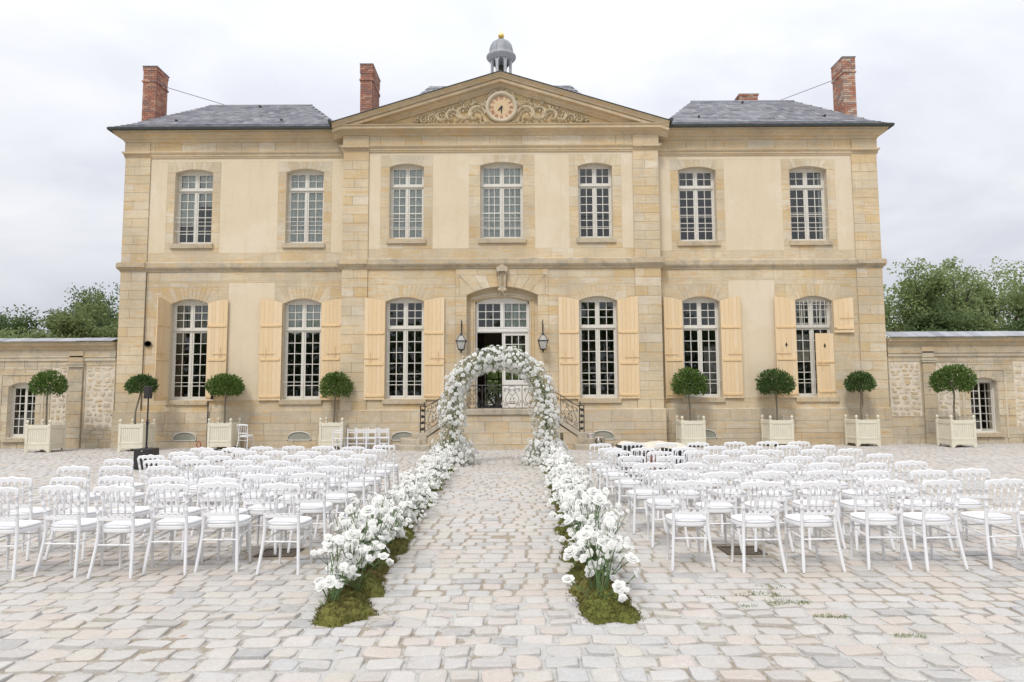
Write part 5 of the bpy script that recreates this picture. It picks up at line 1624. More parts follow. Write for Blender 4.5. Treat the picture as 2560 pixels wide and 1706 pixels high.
court_wall(-1, 'stone courtyard wall with a shut window, left of the house', [(14.20, 15.24, 0.76, 3.0), (15.93, 16.5, 0.85, 3.0), (19.4, 22.0, 0.5, 2.9)], [(15.33, 15.85), (22.3, 22.8)], [17.55])
court_wall(1, 'stone courtyard wall with an open casement window, right of the house', [(14.20, 15.33, 1.02, 3.0), (15.92, 16.72, 1.0, 2.95), (18.75, 21.5, 0.6, 3.0)], [(15.39, 15.83), (21.8, 22.3)], [17.62])

# ------------------------------------------------------------------ trees beyond the walls
def leaf_quad(mb, p, d_, up, L_, W_):
    d_ = d_.normalized(); sd_ = d_.cross(up)
    if sd_.length < 1e-3: sd_ = d_.orthogonal()
    sd_.normalize(); n_ = sd_.cross(d_)
    mb.add([p, p + d_ * L_ * 0.5 + sd_ * W_ / 2 + n_ * W_ * 0.1, p + d_ * L_, p + d_ * L_ * 0.5 - sd_ * W_ / 2 + n_ * W_ * 0.1], [(0, 1, 2, 3)])
def rvec(rr):
    while True:
        v = Vector((rr.uniform(-1, 1), rr.uniform(-1, 1), rr.uniform(-1, 1)))
        if 0.01 < v.length < 1: return v.normalized()
def tree(x, y, h, r, label, mk, seed, dens=1.0, zb=0.10, airy=0.0, ls=0.26):
    rr = random.Random(seed)
    t = thing('tree', label, 'tree', (x, y, 0), 0, 'trees beyond the courtyard walls')
    tb = MB(); tips = []
    def branch(p, d_, L_, ra, lev):
        pts = [p]; q = p; dd = d_.copy()
        n = 4
        for i in range(n):
            dd = (dd + rvec(rr) * 0.22 + Vector((0, 0, 0.06))).normalized(); q = q + dd * L_ / n; pts.append(q)
        tb.tube(pts, [ra * (1 - 0.55 * i / n) for i in range(n + 1)], 6 if lev < 2 else 4, caps=False)
        if lev == 3: tips.append(q); tips.append(pts[2]); return
        k = rr.randint(3, 4) if lev else 6
        for j in range(k):
            a = 2 * math.pi * (j + rr.random()) / k
            b = pts[rr.randint(2, n)] if lev else pts[rr.randint(1, n)]
            sp = rr.uniform(0.55, 1.1)
            nd = (dd * 0.9 + Vector((math.cos(a), math.sin(a), rr.uniform(-0.1, 0.4))) * sp).normalized()
            branch(b, nd, L_ * rr.uniform(0.58, 0.78), ra * 0.45, lev + 1)
        tips.append(q)
    branch(Vector((0, 0, 0)), Vector((0, 0, 1)), h * 0.42, h * 0.032, 0)
    cz_, rz = h * (1 + zb) / 2, h * (1 - zb) / 2
    # rescale the tips into the crown ellipsoid with an uneven outline
    lobes = [(rvec(rr), rr.uniform(0.62, 1.0)) for _ in range(16)]
    lb = MB()
    cl = []
    for p in tips:
        cl.append(Vector((p.x, p.y, max(h * zb, min(h, p.z)))))
    for dv, lr in lobes:
        for _ in range(9):
            c = Vector((dv.x * r * 0.72, dv.y * r * 0.72, cz_ + dv.z * rz * 0.72)) + rvec(rr) * rr.uniform(0, 1) * min(r, rz) * 0.30 * lr
            cl.append(c)
    for _ in range(int(46 * dens)):
        v = rvec(rr) * rr.uniform(0.3, 0.95); cl.append(Vector((v.x * r, v.y * r, cz_ + v.z * rz)))
    for c in cl:
        e = Vector((c.x / r, c.y / r, (c.z - cz_) / rz))
        if e.length > 1.02: c = Vector((e.x / e.length * r, e.y / e.length * r, cz_ + e.z / e.length * rz))
        cr_ = rr.uniform(0.35, 0.8) * (r / 3.2) * (0.85 if airy else 1)
        for _ in range(int((60 - 22 * airy) * dens)):
            v = rvec(rr); p = c + Vector((v.x, v.y, v.z * 0.7)) * cr_ * rr.random() ** 0.4
            d_ = (v * 0.6 + rvec(rr) + Vector((0, 0, -0.2))); leaf_quad(lb, p, d_, rvec(rr), ls * rr.uniform(0.6, 1.2), ls * 0.6 * rr.uniform(0.7, 1.2))
    o1 = obj('trunk', tb, M['treebark'], t, world=False); o2 = obj('crown', lb, M[mk], t, world=False, kind='stuff')
    return t
# left, beyond the wall
tree(-41.0, 54, 9.9, 4.6, 'dark green tree with a spreading top, farthest left beyond the wall', 'treeleafd', 1)
tree(-37.0, 51, 8.0, 3.6, 'low bushy tree between the two dark ones on the left', 'treeleaf', 2)
tree(-33.9, 58, 12.0, 5.3, 'tall dark rounded tree rising behind the left courtyard wall', 'treeleafd', 3, dens=1.1)
tree(-28.9, 47, 9.4, 3.4, 'pale green tree touching the left side of the house', 'treeleafp', 4)
tree(-46.5, 55, 9.4, 4.0, 'dark tree at the left edge of the view', 'treeleafd', 15)
# right
tree(30.6, 50, 12.0, 4.6, 'airy green tree right beside the right end of the house', 'treeleaf', 5, airy=0.4)
tree(34.9, 54, 10.7, 3.8, 'mid green tree between two taller ones on the right', 'treeleaf', 6, airy=0.3)
tree(39.8, 54, 12.9, 5.4, 'large open crowned tree whose branches show, right of the house', 'treeleaf', 7, airy=0.6, dens=1.0)
tree(44.5, 53, 9.0, 4.2, 'low green tree at the right edge beyond the wall', 'treeleafp', 8)
tree(28.2, 44, 7.6, 3.0, 'dark bushy tree low behind the right courtyard wall', 'treeleafd', 9)
tree(35.5, 46, 7.4, 3.6, 'dark low tree in the middle behind the right courtyard wall', 'treeleafd', 10)
tree(42.0, 47, 7.0, 3.2, 'dark low tree far along behind the right courtyard wall', 'treeleafd', 12)
tree(-0.6, 48, 9.0, 4.4, 'garden tree glimpsed through the open front door', 'treeleaf', 11)

rw_ = random.Random(88); wb = MB()
for _ in range(16000):
    a = rw_.uniform(-75, 75); hgt = 12.5 + 2.2 * math.sin(a * 0.21) + 1.5 * math.sin(a * 0.53 + 1)
    p = Vector((a, -46 + rw_.gauss(0, 2.5), hgt * rw_.random() ** 0.8))
    leaf_quad(wb, p, rvec(rw_), rvec(rw_), rw_.uniform(0.7, 1.6), rw_.uniform(0.5, 1.1))
obj('distant_wood', wb, M['treeleafd'], kind='stuff')
# ------------------------------------------------------------------ planters with bay trees
def planter_proto(label, loc):
    t = thing('planter_box', label, 'planter', loc, 0, 'cream wooden planters along the house')
    S = 0.42; H = 0.92
    for sx in (-1, 1):
        for sy in (-1, 1):
            mb = MB(); X, Y = sx * (S - 0.045), sy * (S - 0.045)
            mb.cbox(X - 0.045, X + 0.045, Y - 0.045, Y + 0.045, 0, H + 0.02, 0.008)
            mb.lathe([(0.025, 0), (0.035, 0.01), (0.022, 0.03), (0.045, 0.06), (0.052, 0.085), (0.042, 0.12), (0.015, 0.145), (0.0, 0.15)], (X, Y, H + 0.02), 12)
            kid(t, obj('post', mb, M['planter'], t, world=False))
    for a in range(4):
        ang = a * math.pi / 2; ca, sa = math.cos(ang), math.sin(ang)
        def rot(mb): mb.V = [(x * ca - y * sa, x * sa + y * ca, z) for x, y, z in mb.V]; return mb
        mb = MB(); n = 9; w = (2 * S - 0.18) / n
        for k in range(n):
            x = -S + 0.09 + k * w; mb.cbox(x + 0.002, x + w - 0.002, -S + 0.025, -S + 0.05, 0.16, H - 0.02, 0.006)
        kid(t, obj('slat_panel', rot(mb), M['planter'], t, world=False))
        for za, zb_ in ((H - 0.13, H - 0.005), (0.255, 0.315)):
            mb = MB(); mb.cbox(-S + 0.085, S - 0.085, -S + 0.008, -S + 0.05, za, zb_, 0.006)
            kid(t, obj('rail', rot(mb), M['planter'], t, world=False))
        # the skirt board is cut away between the feet
        mb = MB(); f = lambda x: 0.165 - (0.165 - 0.10) * 0 if abs(x) < 0.27 else 0.165 - (abs(x) - 0.27) / 0.06 * 0.13
        mb.strips(frange(-S + 0.09, S - 0.09, 25), lambda x: max(0.03, min(0.10, f(x) - 0.065)), lambda x: 0.25, -S + 0.015, -S + 0.045)
        kid(t, obj('skirt', rot(mb), M['planter'], t, world=False))
        mb = MB()
        for z in (H - 0.07, 0.285):
            for sx in (-1, 1):
                mb.box(sx * (S - 0.045) - 0.03, sx * (S - 0.045) + 0.03, -S - 0.012, -S + 0.0, z - 0.012, z + 0.012)
                mb.box(sx * (S - 0.045) - 0.008, sx * (S - 0.045) + 0.008, -S - 0.014, -S, z - 0.03, z + 0.03)
        kid(t, obj('hinge_strap', rot(mb), M['planter'], t, world=False))
    mb = MB(); mb.box(-S + 0.05, S - 0.05, -S + 0.05, S - 0.05, H - 0.12, H - 0.06)
    kid(t, obj('soil', mb, M['soil'], t, world=False))
    return t
def bay_crown(rx, rz, seed, mk):
    rr = random.Random(seed); mb = MB()
    n = int(4300 * (rx / 0.68) ** 1.5)
    lumps = [(rvec(rr), rr.uniform(-0.05, 0.12)) for _ in range(14)]
    for _ in range(n):
        v = rvec(rr)
        if v.z < -0.75: continue
        k = 1.0
        for lv, la in lumps: k += la * max(0, v.dot(lv) - 0.55)
        q = rr.random() ** 0.30 * k * (1.0 if rr.random() > 0.10 else rr.uniform(1.02, 1.14))
        p = Vector((v.x * rx * q, v.y * rx * q, v.z * rz * q * (0.86 if v.z < 0 else 1.0)))
        d_ = (v * 0.9 + rvec(rr) * 0.75 + Vector((0, 0, 0.35)))
        leaf_quad(mb, p, d_, rvec(rr), rr.uniform(0.075, 0.125), rr.uniform(0.032, 0.050))
    return mb
PL = [(-15.53, 23.36, 0.58, 0.43, 0.10, 'bayleaf', 'farthest left, in front of the courtyard wall window', 0.0),
      (-12.56, 23.62, 0.54, 0.33, 0.07, 'bayleafd', 'behind the black column speaker', 0.13),
      (-9.81, 24.22, 0.68, 0.41, 0.03, 'bayleaf', 'between the two left hand ground floor windows', 0.0),
      (-5.92, 24.18, 0.60, 0.48, 0.0, 'bayleaf', 'at the left corner of the central pavilion', 0.05),
      (6.65, 24.15, 0.67, 0.50, 0.02, 'bayleaf', 'at the right corner of the central pavilion', 0.0),
      (9.73, 24.2, 0.69, 0.46, 0.0, 'bayleafd', 'between the two right hand ground floor windows', 0.0),
      (12.70, 24.15, 0.53, 0.37, 0.03, 'bayleafd', 'under the right end of the house', 0.0),
      (15.50, 23.38, 0.74, 0.47, 0.06, 'bayleaf', 'farthest right, in front of the courtyard wall', 0.0)]
proto = None
for i, (x, y, rx, rz, dz, mk, where, lean) in enumerate(PL):
    lab = 'cream slatted wooden planter box ' + where
    if proto is None: proto = planter_proto(lab, (x, y, 0))
    else:
        o = copy_tree(proto); o.location = (x, y, 0); o['label'] = lab; o.name = 'planter_box'
    tt = thing('bay_tree', 'round clipped bay tree ' + where, 'potted tree', (x, y, 0.82), 0, 'clipped bay trees in planters')
    rr = random.Random(90 + i)
    zc = 2.15 + dz - 0.82; top = Vector((lean * 0.8, 0, zc - rz * 0.2))
    mb = MB(); pts = [Vector((-lean * 0.6, 0, 0)), Vector((-lean * 0.5 + rr.uniform(-0.03, 0.03), 0, zc * 0.35)), Vector((lean * 0.2 + rr.uniform(-0.03, 0.03), 0, zc * 0.65)), top]
    pts = [Vector(p) for p in smooth_curve([tuple(p) for p in pts], 5)]
    mb.tube(pts, [0.034 - 0.010 * k / len(pts) for k in range(len(pts))], 8)
    for _ in range(9):
        v = rvec(rr); v.z = abs(v.z) * 0.6
        mb.tube([top, top + Vector((v.x * rx * 0.4, v.y * rx * 0.4, v.z * rz * 0.5)), top + Vector((v.x * rx * 0.75, v.y * rx * 0.75, v.z * rz))], [0.018, 0.012, 0.006], 5)
    obj('trunk', mb, M['bark'], tt, world=False)
    cb = bay_crown(rx * 0.86, rz * 1.06, 200 + i, mk)
    cb.V = [(a + lean * 0.8, b, c + zc) for a, b, c in cb.V]
    obj('crown', cb, M[mk], tt, world=False, kind='stuff')

# ================================================================== CHAIRS
def turned(mb, p, q, r, n=10, rings=(0.2, 0.5, 0.8), rr=1.35):
    """a turned spindle from p to q with little rings"""
    p, q = Vector(p), Vector(q)
    ts = {0.0: 0.8, 1.0: 0.8}
    for c in rings:
        for d_, k in ((-0.050, 1.0), (-0.042, rr), (-0.026, rr), (-0.020, 0.82), (0.0, 0.82), (0.006, rr), (0.020, rr), (0.028, 1.0)):
            ts[min(0.99, max(0.01, c + d_))] = k
    ts[0.35] = 1.12; ts[0.65] = 1.12
    keys = sorted(ts)
    mb.tube([p.lerp(q, t) for t in keys], [r * ts[t] for t in keys], n)

CH = thing('ballroom_chair', 'x', 'chair', (0, 0, 0))
WLOC[CH] = Vector((0, 0, 0))
def cpart(name, mb, mk='chair'): return kid(CH, obj(name, mb, M[mk], CH, world=False))
TZ, BY = 0.89, -0.25           # top rail height and its depth behind the seat centre
ytop = lambda z: -0.185 - 0.065 * max(0, (z - 0.46) / 0.43)
# top rail: wavy upper edge, five arches below
mb = MB()
xs = frange(-0.206, 0.206, 63)
def topz(x):
    u = abs(x) / 0.206
    z = 0.872 + 0.022 * math.exp(-(x / 0.045) ** 2) + 0.011 * math.exp(-((abs(x) - 0.105) / 0.038) ** 2) - 0.004
    if u > 0.86: z -= 0.03 * ((u - 0.86) / 0.14) ** 2
    return z
def botz(x):
    k = (x + 0.1875) / 0.075; fr_ = (k - math.floor(k)) - 0.5
    if abs(x) > 0.1875: return 0.800
    return 0.798 + 0.037 * math.sqrt(max(0.0, 1 - (fr_ / 0.42) ** 2))
v, f = [], []
curve = lambda x: BY - 0.018 * (1 - (x / 0.206) ** 2)
for x in xs:
    a, b, c = botz(x), topz(x), curve(x)
    v += [(x, c - 0.011, a), (x, c - 0.012, b - 0.008), (x, c - 0.004, b), (x, c + 0.006, b), (x, c + 0.013, b - 0.008), (x, c + 0.011, a)]
for i in range(len(xs) - 1):
    for j in range(6): f.append((i * 6 + j, (i + 1) * 6 + j, (i + 1) * 6 + (j + 1) % 6, i * 6 + (j + 1) % 6))
f += [(5, 4, 3, 2, 1, 0), tuple(range(len(v) - 6, len(v)))]
mb.add(v, f); cpart('top_rail', mb)
# lower rail with a scalloped upper edge
mb = MB(); xs = frange(-0.165, 0.165, 51)
def scz(x):
    k = (x + 0.1675) / 0.067; fr_ = (k - math.floor(k)) - 0.5
    return 0.588 - 0.026 * math.sqrt(max(0.0, 1 - (fr_ / 0.33) ** 2)) - (0.006 if abs(fr_) > 0.33 and abs(fr_) < 0.40 else 0)
v, f = [], []
for x in xs:
    c = -0.205 - 0.010 * (1 - (x / 0.165) ** 2); a, b = 0.540, scz(x)
    v += [(x, c - 0.010, a), (x, c - 0.010, b), (x, c + 0.010, b), (x, c + 0.010, a)]
for i in range(len(xs) - 1):
    for j in range(4): f.append((i * 4 + j, (i + 1) * 4 + j, (i + 1) * 4 + (j + 1) % 4, i * 4 + (j + 1) % 4))
mb.add(v, f); cpart('lower_rail', mb)
for k in range(4):
    xt, xb = -0.1125 + 0.075 * k, -0.1005 + 0.067 * k
    mb = MB(); turned(mb, (xb, -0.213, 0.575), (xt, BY - 0.014, 0.812), 0.0088, 7, (0.30, 0.72)); cpart('spindle', mb)
for s in (-1, 1):
    mb = MB()
    turned(mb, (s * 0.171, -0.203, 0.585), (s * 0.192, BY - 0.002, 0.815), 0.0145, 9, (0.12, 0.45, 0.85), 1.25); cpart('back_post', mb)
    mb = MB()
    pts = smooth_curve([(s * 0.171, -0.203, 0.60), (s * 0.170, -0.192, 0.46), (s * 0.176, -0.200, 0.33), (s * 0.188, -0.225, 0.18), (s * 0.205, -0.262, 0.0)], 4)
    mb.tube(pts, [0.0165] * (len(pts) - 1) + [0.0135], 8)
    cpart('leg', mb)
    mb = MB()
    mb.tube([(s * 0.150, 0.165, 0.43), (s * 0.153, 0.167, 0.405), (s * 0.153, 0.168, 0.395), (s * 0.154, 0.168, 0.385), (s * 0.154, 0.169, 0.372), (s * 0.155, 0.169, 0.365), (s * 0.157, 0.172, 0.30), (s * 0.158, 0.173, 0.285), (s * 0.158, 0.174, 0.28), (s * 0.168, 0.186, 0.0)],
            [0.017, 0.017, 0.0205, 0.0205, 0.0155, 0.0185, 0.0185, 0.0205, 0.0165, 0.0115], 9)
    cpart('leg', mb)
    mb = MB(); mb.tube([(s * 0.178, -0.205, 0.32), (s * 0.158, 0.17, 0.345)], [0.0085, 0.0095], 7); cpart('stretcher', mb)
mb = MB(); turned(mb, (-0.176, -0.203, 0.305), (0.176, -0.203, 0.305), 0.009, 7, (0.3, 0.5, 0.7), 1.15); cpart('stretcher', mb)
mb = MB(); mb.tube([(-0.157, 0.17, 0.355), (0.157, 0.17, 0.355)], 0.0085, 7); cpart('stretcher', mb)
def seat_ring(gr, n=36):
    out = []
    for k in range(n):
        a = 2 * math.pi * k / n; c, s_ = math.cos(a), math.sin(a)
        x = math.copysign(abs(c) ** 0.62, c); y = math.copysign(abs(s_) ** 0.62, s_)
        w = 0.188 + 0.024 * (y + 1) / 2
        out.append((x * (w - gr), 0.005 + y * (0.198 - gr)))
    return out
def ringmesh(levels, n=36, smooth=True):
    mb = MB(); v = []
    for gr, z in levels: v += [(x, y, z) for x, y in seat_ring(gr, n)]
    f = []
    for i in range(len(levels) - 1):
        for k in range(n): f.append((i * n + k, i * n + (k + 1) % n, (i + 1) * n + (k + 1) % n, (i + 1) * n + k))
    mb.add(v, f, smooth)
    mb.add(v[-n:], [tuple(range(n))], smooth); mb.add(v[:n], [tuple(range(n - 1, -1, -1))])
    return mb
cpart('seat_frame', ringmesh([(0.012, 0.417), (0.003, 0.420), (0.0, 0.427), (0.0, 0.452), (0.004, 0.457), (0.02, 0.458)], smooth=False))
cpart('cushion', ringmesh([(0.012, 0.459), (0.004, 0.464), (0.002, 0.473), (0.008, 0.483), (0.03, 0.491), (0.07, 0.497), (0.12, 0.500)]), 'cushion')

LEFT = [[(-4.60, 6.66), (-4.06, 6.76), (-3.49, 6.69), (-3.04, 6.83), (-2.57, 6.92), (-1.92, 6.81)],
 [(-5.05, 7.49), (-4.45, 7.49), (-3.97, 7.55), (-3.37, 7.48), (-2.78, 7.37), (-2.45, 7.68), (-1.93, 7.78)],
 [(-5.18, 8.71), (-4.66, 8.74), (-4.06, 8.71), (-3.45, 8.70), (-2.93, 8.67), (-2.36, 8.45), (-1.86, 8.53)],
 [(-5.23, 9.78), (-4.58, 9.60), (-4.03, 9.55), (-3.42, 9.51), (-2.85, 9.40), (-2.38, 9.59), (-1.89, 9.65)],
 [(-5.11, 10.43), (-4.51, 10.27), (-4.02, 10.25), (-3.45, 10.29), (-2.87, 10.31), (-2.36, 10.19), (-1.88, 10.38)],
 [(-4.95, 11.06), (-4.56, 11.29), (-4.02, 11.26), (-3.47, 11.16), (-2.91, 11.07), (-2.39, 11.14), (-1.92, 11.44)],
 [(-5.06, 12.02), (-4.48, 11.95), (-4.09, 12.22), (-3.55, 12.30), (-2.99, 12.20), (-2.43, 12.10), (-1.96, 12.48)]]
RIGHT = [[(2.15, 6.87), (2.82, 6.78), (3.40, 6.79), (4.08, 6.86), (4.63, 6.84), (5.28, 6.88), (5.87, 6.90)],
 [(2.17, 7.93), (2.69, 7.65), (3.26, 7.69), (3.89, 7.78), (4.41, 7.75), (5.05, 7.74), (5.61, 7.86)],
 [(2.10, 8.74), (2.62, 8.71), (3.22, 8.77), (3.74, 8.60), (4.30, 8.66), (4.87, 8.63), (5.48, 8.82)],
 [(2.08, 9.84), (2.63, 9.80), (3.31, 9.92), (3.85, 9.89), (4.39, 9.64), (4.95, 9.62), (5.71, 9.99)],
 [(2.04, 10.85), (2.66, 10.64), (3.25, 10.76), (3.90, 10.86), (4.44, 10.82), (5.14, 10.89), (5.76, 10.96)],
 [(2.01, 11.46), (2.55, 11.42), (3.23, 11.43), (3.83, 11.70), (4.46, 11.72), (5.14, 11.87), (5.76, 11.87)],
 [(1.98, 12.52), (2.61, 12.74), (3.20, 12.61), (3.79, 12.64), (4.53, 12.81), (5.16, 12.88), (5.73, 12.83)]]
ROWN = ['nearest row', 'second row from the camera', 'third row from the camera', 'fourth row from the camera', 'fifth row from the camera', 'second farthest row', 'farthest row']
COLN = ['aisle seat', 'second seat from the aisle', 'third seat from the aisle', 'fourth seat from the aisle', 'fifth seat from the aisle', 'sixth seat from the aisle', 'outermost seat']
rc = random.Random(21)
first = True
def put_chair(x, y, rz, label, group):
    global first
    if first: o = CH; first = False
    else: o = copy_tree(CH)
    o.location = (x, y, 0.004); o.rotation_euler = (0, 0, rz); o['label'] = label; o['group'] = group
for side, rows in (('left', LEFT), ('right', RIGHT)):
    for i, rw in enumerate(rows):
        rw = sorted(rw, key=lambda q: abs(q[0]))
        for j, (x, y) in enumerate(rw):
            cn = 'outermost seat' if j == len(rw) - 1 else COLN[j]
            rz = rc.uniform(-0.075, 0.075) + (-0.02 if side == 'left' else 0.02)
            put_chair(x + 0.25 * math.sin(-rz), y + 0.25, rz, 'white ballroom chair, %s block, %s, %s' % (side, ROWN[i], cn), 'white chairs in rows %s of the aisle' % side)
put_chair(-8.98, 24.1, rad(-12), 'lone white ballroom chair against the house wall beside a planter', 'spare chairs by the wall')

# small folded white chairs stored in a huddle beside the steps
def stored_proto(loc, label):
    t = thing('slatted_chair', label, 'chair', loc, 0, 'small white chairs stored by the steps')
    for s in (-1, 1):
        mb = MB(); mb.cbox(s * 0.15 - 0.018, s * 0.15 + 0.018, -0.16, -0.125, 0, 0.74, 0.004); kid(t, obj('back_leg', mb, M['white'], t, world=False))
        mb = MB(); mb.cbox(s * 0.15 - 0.018, s * 0.15 + 0.018, 0.125, 0.16, 0, 0.38, 0.004); kid(t, obj('leg', mb, M['white'], t, world=False))
    mb = MB(); mb.cbox(-0.18, 0.18, -0.17, 0.17, 0.38, 0.405, 0.006); kid(t, obj('seat', mb, M['white'], t, world=False))
    for z in (0.60, 0.67):
        mb = MB(); mb.box(-0.13, 0.13, -0.15, -0.135, z - 0.02, z + 0.02); kid(t, obj('back_slat', mb, M['white'], t, world=False))
    mb = MB(); mb.box(-0.13, 0.13, -0.15, -0.135, 0.20, 0.23); mb.box(-0.13, 0.13, 0.135, 0.15, 0.20, 0.23); kid(t, obj('stretcher', mb, M['white'], t, world=False))
    return t
SC = [(-5.55, 23.42, -12), (-5.14, 23.52, 20), (-4.78, 23.50, 4), (-4.42, 23.45, -6), (-4.03, 23.55, 12), (-4.95, 23.95, 5), (-4.5, 23.95, 8), (-4.12, 23.98, -5)]
SCL = ['leftmost, next to the planter', 'second from the left, turned a little', 'third from the left in front', 'fourth from the left in front', 'rightmost, nearest the steps',
       'back row left', 'back row middle', 'back row right']
sp = None
for (x, y, a), l in zip(SC, SCL):
    lab = 'small white slatted chair in the stored huddle, ' + l
    if sp is None: sp = stored_proto((x, y, 0), lab); o = sp
    else: o = copy_tree(sp); o['label'] = lab; o.location = (x, y, 0)
    o.rotation_euler = (0, 0, rad(a))

# ================================================================== FLOWERS
def rose_mesh(seed, hi=True, kind=0):
    rr = random.Random(seed); mb = MB()
    rings = [(3, 0.10, 0.20, 0.62, 0.05), (4, 0.16, 0.42, 0.66, 0.10), (5, 0.20, 0.72, 0.56, 0.22), (6, 0.20, 1.02, 0.34, 0.36)] if kind == 0 else \
            [(4, 0.10, 0.34, 0.50, 0.15), (5, 0.14, 0.70, 0.42, 0.3), (6, 0.14, 0.98, 0.22, 0.4)]
    nu, nv = (4, 4) if hi else (2, 2)
    for ri, (n, rb, rt, h, curl) in enumerate(rings):
        a0 = rr.uniform(0, 6.28)
        for k in range(n):
            a = a0 + 2 * math.pi * k / n + rr.uniform(-0.15, 0.15)
            w = (2 * math.pi / n) * (0.78 if ri else 1.0)
            hh = h * rr.uniform(0.85, 1.12); rt_ = rt * rr.uniform(0.86, 1.1)
            v = []
            for j in range(nv + 1):
                tv = j / nv
                for i in range(nu + 1):
                    tu = i / nu * 2 - 1
                    wid = w * (0.55 + 0.55 * math.sin(math.pi * min(1, 0.15 + tv * 0.75))) * (1 - 0.35 * max(0, tv - 0.75) * 4)
                    aa = a + tu * wid
                    r_ = rb + (rt_ - rb) * tv ** 0.8 + curl * 0.35 * max(0, tv - 0.65) * 2.8 - 0.10 * rt_ * (tu * tu) * tv
                    z = hh * math.sin(tv * math.pi * 0.5) - curl * 0.55 * max(0, tv - 0.7) * 2.2 - 0.06 * tu * tu * tv
                    ruf = rr.uniform(-0.04, 0.04) if kind else rr.uniform(-0.018, 0.018)
                    v.append((r_ * math.cos(aa), r_ * math.sin(aa), z + ruf + 0.04))
            f = [(j * (nu + 1) + i, j * (nu + 1) + i + 1, (j + 1) * (nu + 1) + i + 1, (j + 1) * (nu + 1) + i) for j in range(nv) for i in range(nu)]
            mb.add(v, f, True)
    hb = 0.60 if kind == 0 else 0.46; rb_ = 0.34 if kind == 0 else 0.46
    mb.lathe([(rb_ * 0.6, 0.06), (rb_, 0.22), (rb_ * 0.95, hb * 0.72), (rb_ * 0.6, hb * 0.93), (0.03, hb)], (0, 0, 0), 10 if hi else 6)
    mb.add([(0.13 * math.cos(a), 0.13 * math.sin(a), 0.03) for a in frange(0, 5.24, 6)] + [(0, 0, -0.12)], [(i, (i + 1) % 6, 6) for i in range(6)])
    return mb
ROSE_HI = [rose_mesh(i).mesh('rose', M['petal']) for i in range(5)]
SPRAY_HI = [rose_mesh(20 + i, True, 1).mesh('spray_rose', M['petal']) for i in range(4)]
ROSE_LO = [rose_mesh(40 + i, False) for i in range(3)] + [rose_mesh(50 + i, False, 1) for i in range(3)]

def bloom_stuff(mb, p, d_, r, rr):
    src = rr.choice(ROSE_LO); q = d_.normalized().to_track_quat('Z', 'Y').to_matrix() @ Matrix.Rotation(rr.uniform(0, 6.28), 3, 'Z')
    mb.add([p + q @ (Vector(v) * r) for v in src.V], src.F, True)

def put_blooms(parent, bl, rr, far_key):
    """bl: list of (pos, dir, radius, is_spray); the 290 that show largest become parts"""
    bl.sort(key=far_key)
    st = MB()
    base = WLOC[parent]
    for i, (p, d_, r, sp_) in enumerate(bl):
        if i < 290:
            me = rr.choice(SPRAY_HI if sp_ else ROSE_HI)
            q = d_.normalized().to_track_quat('Z', 'Y') @ Matrix.Rotation(rr.uniform(0, 6.28), 3, 'Z').to_quaternion()
            obj('small_rose' if sp_ else 'rose', me, None, parent, p, rot=q.to_euler(), scale=(r, r, r * rr.uniform(0.85, 1.1)))
        else: bloom_stuff(st, p, d_, r, rr)
    if st.V: obj('small_blooms', st, M['petal'], parent, kind='stuff')

